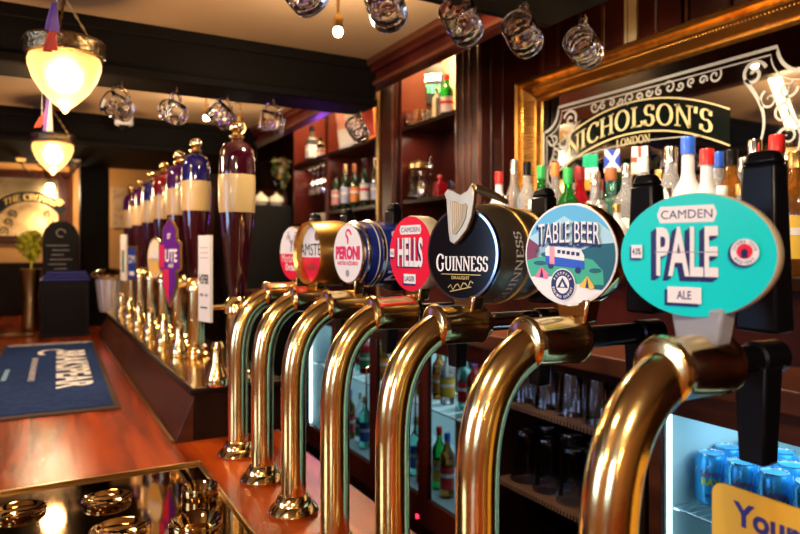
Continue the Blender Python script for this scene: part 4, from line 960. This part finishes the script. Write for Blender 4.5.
# ---- shelf items, right bay
p = PX(1.66, 447, 100); bottle((1.66, p.y, zs1), .21, .032, G_GREEN, 'red', 'white', 'green gin bottle with white label on the top shelf beside the lit sign', 'bottles on the top shelf', 'std')
p = PX(1.62, 437, 100); bottle((1.62, p.y, zs1), .15, .022, G_CLR, 'silver', None, 'small clear bottle on the top shelf left of the green gin bottle', 'bottles on the top shelf', 'std')
def tumbler(loc, lb): 
    return dup(gl, loc, lb)
for X, yy in ((1.61, 2.79), (1.66, 2.72)): o = tumbler((X, yy, zs1), 'short glass on the top shelf left of the lit sign'); o['group'] = 'short glasses on the top shelf'
t = thing('glass_jar', (1.63, 2.755, zs2), 'big glass jar with a brass lid on the lower shelf of the right bay', 'jar')
MB().lathe([(.04, 0), (.052, .01), (.055, .10), (.04, .14), (.036, .15), (.034, .15), (.038, .138), (.052, .10), (.049, .014), (.001, .01)], GLASS, seg=28).build('jar', t)
MB().lathe([(.036, .15), (.05, .155), (.05, .175), (.03, .19), (.01, .195), (.001, .2)], OLDB, seg=28).build('lid', t)
p = PX(1.66, 430, 200); t = thing('decanter', (1.66, p.y, zs2), 'glass decanter with a pointed stopper on the lower shelf of the right bay', 'decanter')
MB().lathe([(.03, 0), (.034, .006), (.034, .08), (.014, .12), (.012, .15), (.018, .155), (.001, .156)], GLASS, seg=24).build('body', t)
MB().lathe([(.008, .156), (.016, .17), (.008, .185), (.012, .195), (.001, .235)], GLASS, seg=12).build('stopper', t)
p = PX(1.62, 440, 200); bottle((1.62, p.y, zs2), .10, .030, G_RED, 'red', None, 'squat red jar beside the decanter', 'bottles on the lower shelf of the right bay', 'square')
p = PX(1.54, 397, 200); t = thing('silver_jug', (1.60, 2.665, zs2), 'small silver jug at the left end of the lower shelf, right bay', 'jug')
MB().lathe([(.02, 0), (.03, .02), (.028, .05), (.02, .07), (.024, .085)], SILV, seg=20).build('body', t); MB().tube([(0, .022, .07), (0, .045, .06), (0, .045, .03), (0, .027, .02)], .003, SILV, seg=8).build('handle', t)
for j, x in enumerate((419, 425)): o = tumbler((1.76, 2.64+.09*j, zs2), 'short glass behind the brass-lidded jar'); o['group'] = 'short glasses behind the jar'
# ---- wine bottles, middle bay
caps = ['black', 'white', 'gold', 'darkred', 'brown', 'red', 'black', 'silver']; labs = ['pink', 'white', 'lilac', 'blue', 'orange', 'pink', 'white', 'lilac']
names = ['first wine bottle from the left in the middle bay, pink label', 'wine bottle with a white cap and white label in the middle bay', 'tallest wine bottle of the middle bay, gold cap and pale blue label', 'wine bottle with a dark red cap and blue label in the middle bay',
         'wine bottle with a brown cap and orange label in the middle bay', 'wine bottle with a red cap and pink label in the middle bay', 'black-capped wine bottle with a white label at the right of the middle bay', 'rightmost wine bottle of the middle bay, silver cap']
for q in range(8):
    Yq = 3.72-.068*q; bottle((1.605+.035*(q % 2), Yq, zA), .26+.02*((q*3) % 4)/3, .026, G_DK if q != 3 else G_GREEN, caps[q], labs[q], names[q], 'wine bottles in the middle bay', 'wine', 'wine_bottle', .2)
# ---- left bay: tankard bottle, hanging wine glasses, napkins
zt_ = zs1
p = PX(1.66, 312, 150); bottle((1.66, p.y, zt_), .26, .045, mat('black_grey_bottle', (.03, .035, .04), .2), 'black', 'lilac', 'big black and grey bottle on the upper shelf of the left bay', 'bottles on the upper shelf of the left bay', 'square')
p = PX(1.64, 321, 150); bottle((1.64, p.y, zt_), .15, .028, G_DK, 'black', 'white', 'small dark bottle right of the big black and grey bottle', 'bottles on the upper shelf of the left bay', 'std')
wg = thing('wine_glass', (0, 0, 0), 'x', 'wine glass', 'wine glasses hanging upside down in the left bay')
MB().lathe([(.032, 0), (.032, -.002), (.006, -.006), (.004, -.012), (.004, -.075), (.012, -.085), (.033, -.11), (.036, -.14), (.030, -.175), (.0288, -.175), (.0345, -.14), (.031, -.111), (.008, -.088), (.001, -.086)], GLASS, seg=24, cap=False).build('glass', wg)
gu2 = False
rk = thing('glass_rack', (1.69, 4.09, zs1-.022), 'brass rail rack under the upper shelf of the left bay', 'glass rack')
MB().cyl((-.06, -.26, -.012), (-.06, .26, -.012), .006, BRASS2).cyl((.06, -.26, -.012), (.06, .26, -.012), .006, BRASS2).bb((-.065, -.02, -.012), (.065, -.01, 0), BRASS2).build('rails', rk)
for q in range(6):
    Yq = 4.31-.085*q
    lb = 'wine glass hanging upside down in the left bay, %s' % ['leftmost', 'second from the left', 'third from the left', 'fourth from the left', 'fifth from the left', 'rightmost'][q]
    o = place(wg, gu2, (1.69, Yq, zs1-.022-.018), lb); gu2 = True
NAP = mat('napkin_cream', (.7, .6, .42), .8); m = MB()
for q in range(5): m.box((0, .02*q, .006+.011*q), (.16, .3-.02*q, .009), NAP)
o = m.build('folded_napkins', loc=(1.69, 3.97, CAMZ+.20), bevel=.003); tag(o, 'pile of cream folded napkins on the lower shelf of the left bay', 'napkins')
# draped flag in front of the middle bay top
def ff(u, v):
    if u > .72+.1*v: return FR
    if u < .25 and v < .6: return mat('flag_pink', (.8, .35, .3), .8)
    if u > .5 and v < .25: return FG
    return FWH
flag([PX(1.53, 334, 100), PX(1.53, 372, 92), PX(1.53, 373, 134), PX(1.53, 341, 150)], ff, 'white, red and green flag draped over the top of the middle bay', wave=.01)
# flags along the bottle shelf
q0 = lambda x0_, y0_, x1_, y1_, X=1.66: [PX(X, x0_, y0_), PX(X, x1_, y0_-1), PX(X, x1_, y1_), PX(X, x0_, y1_+1)]
flag(q0(583, 155, 598, 190), lambda u, v: FG if v < .35 else (FWH if v < .66 else FO), 'small green, white and orange flag hanging before the mirror')
flag(q0(605, 150, 620, 172), lambda u, v: FWH if abs(u-v) < .13 or abs(u+v-1) < .13 else FB, 'small blue flag with a white saltire hanging before the mirror')
flag(q0(632, 147, 648, 174), lambda u, v: FR if abs(u-.5) < .12 or abs(v-.45) < .1 else FWH, 'small white flag with a red cross hanging before the mirror')
m = MB(); pts = [PX(1.66, x, y) for x, y in ((545, 162), (583, 155), (598, 154), (605, 150), (620, 149), (632, 147), (648, 146), (662, 152))]; m.tube(pts, .0007, OLDB, seg=6)
o = m.build('bunting_string'); tag(o, 'thin string carrying the small national flags before the mirror', 'string')

# ---- tall dark cabinet left with crockery and flowers
cb = thing('tall_cabinet', (1.40, 4.58, 0), 'tall black cabinet beyond the shelf bays with white crockery on top', 'cabinet')
MB().bb((-.2, -.14, 0), (.3, .3, CAMZ+.33), BLACKM).build('body', cb, bevel=.005); MB().bb((-.212, -.12, .1), (-.2, .28, CAMZ+.28), BLACK).build('door', cb, bevel=.003)
PORC = mat('white_porcelain', (.82, .78, .68), .2, coat=.6)
for j, (x, r, lb) in enumerate(((258, .05, 'white teapot at the left on the tall black cabinet'), (267, .055, 'larger white teapot in the middle on the tall black cabinet'), (279, .055, 'white bowl-shaped pot at the right on the tall black cabinet'))):
    p = PD(4.55, x, 200); t = thing('teapot', (min(p.x, 1.62), p.y if False else 4.42+.08*(2-j)*0, CAMZ+.33), lb, 'teapot', 'white pots on the tall cabinet')
    t.location = (1.27+.115*j, 4.56, CAMZ+.33)
    MB().lathe([(r*.6, 0), (r, r*.6), (r*.95, r*1.1), (r*.4, r*1.5), (r*.2, r*1.6), (r*.25, r*1.75), (.001, r*1.85)], PORC, seg=24).build('body', t)
    MB().tube([(-r*.8, 0, r*.6), (-r*1.2, 0, r*.9), (-r*1.35, 0, r*1.3)], [.010, .008, .006], PORC, seg=8).build('spout', t) if j < 2 else None
vs_ = PD(4.75, 282, 180); vp = thing('flower_vase', (1.60, 4.74, CAMZ+.33), 'bunch of white and yellow flowers on the tall cabinet', 'flowers')
MB().lathe([(.03, 0), (.045, .05), (.03, .12), (.035, .14)], GLASS, seg=20).build('vase', vp)
m = MB(); FL = [mat('petal_white', (.85, .8, .7), .6), mat('petal_yellow', (.8, .55, .2), .6), mat('stem_green', (.06, .18, .04), .6)]
for q in range(90):
    c = Vector((max(-.07, min(.07, random.gauss(0, .035))), max(-.06, min(.06, random.gauss(0, .03))), .28+max(-.1, min(.1, random.gauss(0, .05)))))
    R = Matrix.Translation(c) @ Matrix.Rotation(random.uniform(0, 6), 4, 'Z') @ Matrix.Rotation(random.uniform(0, 3), 4, 'X')
    for k in range(5):
        m.add([(0, 0, 0), (.018, -.008, .006), (.026, 0, .004), (.018, .008, .006)], [(0, 1, 2, 3)], FL[q % 3], R @ Matrix.Rotation(k*2*PI/5, 4, 'Z'))
m.build('blooms', vp); m = MB()
for q in range(6): m.cyl((0, 0, .05), (random.uniform(-.05, .05), random.uniform(-.03, .03), .3), .002, FL[2], seg=5)
m.build('stems', vp)

# ================================================================== FRIDGES
FRW = mat('fridge_white_liner', (.62, .78, .82), .35); FRL = mat('fridge_tube_light', (1, 1, 1), .5, emit=(.7, .95, 1), es=4)
WIRE = mat('wire_shelf', (.6, .68, .7), .25, .9); FGL = mat('fridge_glass', (.9, .97, 1), 0, trans=1, ior=1.01)
def fridge(y0, y1, doors, label, fm, zb_=CAMZ-.98, zt_=1.30, shelf=CAMZ-.572):
    t = thing('bottle_fridge', (1.20, (y0+y1)/2, zb_), label, 'fridge'); d = (y1-y0)/2; H = zt_-zb_
    c = MB().bb((.02, -d, 0), (.55, -d+.02, H), FRW).bb((.02, d-.02, 0), (.55, d, H), FRW).bb((.02, -d, H-.04), (.55, d, H), FRW).bb((.02, -d, 0), (.55, d, .06), FRW).bb((.53, -d, 0), (.55, d, H), FRW)
    c.build('cabinet', t)
    w_ = (y1-y0)/doors
    for k in range(doors):
        a_ = -d+k*w_; b_ = a_+w_; fwid = .032
        m = MB().bb((-.0, a_, .0), (.02, a_+fwid, H-.0), fm).bb((0, b_-fwid, 0), (.02, b_, H), fm).bb((0, a_+fwid, H-.065), (.02, b_-fwid, H), fm).bb((0, a_+fwid, 0), (.02, b_-fwid, .10), fm)
        dr = m.build('door', t, bevel=.002)
        MB().bb((.008, a_+fwid, .10), (.012, b_-fwid, H-.065), FGL).build('glass_pane', dr)
        MB().tube([(-.002, a_+fwid*.5, H*.45), (-.02, a_+fwid*.5, H*.47), (-.02, a_+fwid*.5, H*.72), (-.002, a_+fwid*.5, H*.74)], .004, CHROME if doors > 1 else BLACK, seg=8).build('door_handle', dr)
    s = MB(); zz = shelf-zb_
    for yy in [(-d+.03)+(2*d-.06)*j/int(2*d/.025) for j in range(int(2*d/.025)+1)]: s.cyl((.04, yy, zz), (.5, yy, zz), .0016, WIRE, seg=5)
    for xx in (.04, .27, .5): s.cyl((xx, -d+.02, zz), (xx, d-.02, zz), .003, WIRE, seg=6)
    s.build('wire_shelf', t)
    s = MB(); 
    for yy in (-d+.035, d-.035): s.bb((.022, yy-.003, .1), (.03, yy+.003, H-.05), FRL)
    s.build('tube_light', t)
    return t
fA = fridge(.36, 1.01, 1, 'near wooden-framed fridge with blue beer cans at the lower right', REDW)
fB = fridge(1.60, 3.2, 4, 'long four-door fridge with lit white interior seen between the brass taps', MAHOG)
light('fridge_light', 'AREA', (1.45, .68, 1.245), 1.3, (.6, .92, 1), .3, .5, (1.45, .68, 0))
light('fridge_light', 'AREA', (1.45, 2.4, 1.245), 2.6, (.70, .95, 1), .3, 1.4, (1.45, 2.4, 0))
# cans
CANB = mat('can_blue', (.04, .40, .85), .25, .3); CANT = mat('can_lid_silver', (.7, .78, .82), .25, 1); CR_ = mat('can_red', (.65, .02, .05), .3); CY_ = mat('can_yellow', (.75, .7, .05), .3); CBL2 = mat('can_deep_blue', (.02, .10, .45), .3)
can = thing('beer_can', (0, 0, 0), 'x', 'beer can', 'blue beer cans on the fridge shelf')
co = MB().lathe([(.024, 0), (.028, .003), (.033, .012), (.033, .100), (.027, .113)], CANB, seg=28); co.build('body', can)
MB().lathe([(.027, .113), (.0275, .1155), (.0255, .1155), (.0245, .111), (.0005, .111)], CANT, seg=28, cap=False).build('lid', can)
f = MB(); Mc = fr_cust((0, 0, .055), math.radians(35))
def cw_(x, y, z=.0334): return (z*math.sin(x/.033), y, z*math.cos(x/.033)-0)
def can_text(s_, cy, w_, h, m_):
    v, ff_ = text2d(s_, .05); f.add([cw_(x*w_, cy+y*h) for x, y in v], ff_, m_, Mc)
can_text('GAMMA', .018, .046, .012, CR_); can_text('RAY', .001, .040, .016, CY_); can_text('330ml', -.030, .028, .008, CBL2)
for q in range(7): 
    an = q*.9+2.2; f.tube([cw_(.033*(an), -.02+.01*q % .05, .0332), cw_(.033*(an+.35), .005+.008*q % .05, .0332)], .0008, BW, Mc, seg=4)
f.build('printed_design', can)
cu_ = False
base = PZ(CAMZ-.485, 715, 449)
rows = ['front', 'second', 'third']
for rw in range(3):
    for k in range(6):
        Y = base.y-.0735*k+(.01 if rw == 1 else 0); X = 1.335+.075*rw
        if Y < .42: continue
        w0 = ['farthest', 'second from the far end', 'third from the far end', 'fourth from the far end', 'fifth from the far end', 'nearest'][k]
        place(can, cu_, (X, Y, CAMZ-.570), 'blue beer can on the fridge shelf, %s row, %s' % (rows[rw], w0)); cu_ = True
# dark bottles below the shelf in the near fridge
for k in range(4):
    for rw in range(2):
        Y = base.y-.01-.085*k; bottle((1.34+.09*rw, Y, CAMZ-.92), .24, .03, G_DK, 'gold', 'orange', 'dark beer bottle with orange label under the cans, %s row, %s' % (('front', 'back')[rw], ('farthest', 'second', 'third', 'nearest')[k]), 'dark beer bottles at the bottom of the near fridge', 'std', 'beer_bottle')
# bottles in the long fridge
bc = [G_GREEN, G_TEAL, G_AMB, G_RED, G_CLR]; ll = ['yellow', 'green', 'orange', 'red', 'blue']
qq = 0
for zz, hgt, zn in ((CAMZ-.92, .24, 'bottom'), (CAMZ-.570, .2, 'upper')):
    for k in range(17):
        Y = 1.70+.088*k
        bottle((1.34+.02*(k % 2), Y, zz), hgt, .028, bc[(k*3+qq) % 5], ['red', 'green', 'gold', 'white', 'blue'][(k+qq) % 5], ll[(k*2+qq) % 5], 'mixed soft drink bottle in the long fridge, %s shelf, place %s from the near end' % (zn, ['one', 'two', 'three', 'four', 'five', 'six', 'seven', 'eight', 'nine', 'ten', 'eleven', 'twelve', 'thirteen', 'fourteen', 'fifteen', 'sixteen', 'seventeen'][k]), 'soft drink bottles in the long fridge', 'std', 'fridge_bottle'); 
    qq += 2
MB().cyl((-.003, -.365, .02), (0, -.365, .02), .008, mat('red_pilot_light', (1, 0, .05), .4, emit=(1, .02, .05), es=4)).build('pilot_light', fB)
# ---- open glass shelves between the fridges
gs = thing('glass_shelf_unit', (1.20, 1.305, .55), 'open dark shelf unit with upturned pint glasses between the fridges', 'shelf unit')
MB().bb((0, -.285, 0), (.5, -.265, .75), DARKW).bb((0, .265, 0), (.5, .285, .75), DARKW).bb((.48, -.265, 0), (.5, .265, .75), DARKW).bb((0, -.265, .0), (.5, .265, .02), DARKW).bb((0, -.265, .72), (.5, .265, .75), DARKW).build('carcass', gs)
MESH = mat('brown_shelf_mesh', (.16, .09, .06), .5)
for z in (CAMZ-.439-.55, CAMZ-.675-.55):
    s = MB().bb((.0, -.265, z-.016), (.48, .265, z-.006), DARKW)
    for j in range(40): s.bb((.0+.012*j, -.262, z-.006), (.006+.012*j, .262, z), MESH)
    for j in range(44): s.bb((-.002, -.262+.012*j, z-.016), (.0, -.256+.012*j, z), MESH)
    s.build('shelf', gs)
pg = thing('pint_glass', (0, 0, 0), 'x', 'pint glass', 'upturned pint glasses on the open shelves')
MB().lathe([(.042, 0), (.0425, .002), (.033, .14), (.031, .147), (.001, .147), (.001, .138), (.030, .137), (.0405, .001)], GLASS, seg=24, cap=False).build('glass', pg)
pu2 = False
for z, zn, cap_n in ((CAMZ-.439, 'upper', 1), (CAMZ-.675, 'middle', 1), (.57, 'bottom', 1)):
    for rw in range(3):
        for k in range(5):
            if zn == 'upper' and rw == 2: continue
            o = place(pg, pu2, (1.26+.095*rw, 1.51-.098*k+.01*rw, z), 'upturned pint glass on the %s open shelf, %s row, %s' % (zn, ['front', 'second', 'back'][rw], ['farthest', 'second from the far end', 'middle', 'second from the near end', 'nearest'][k])); pu2 = True
            if zn == 'upper': 
                for c_ in children(o): pass
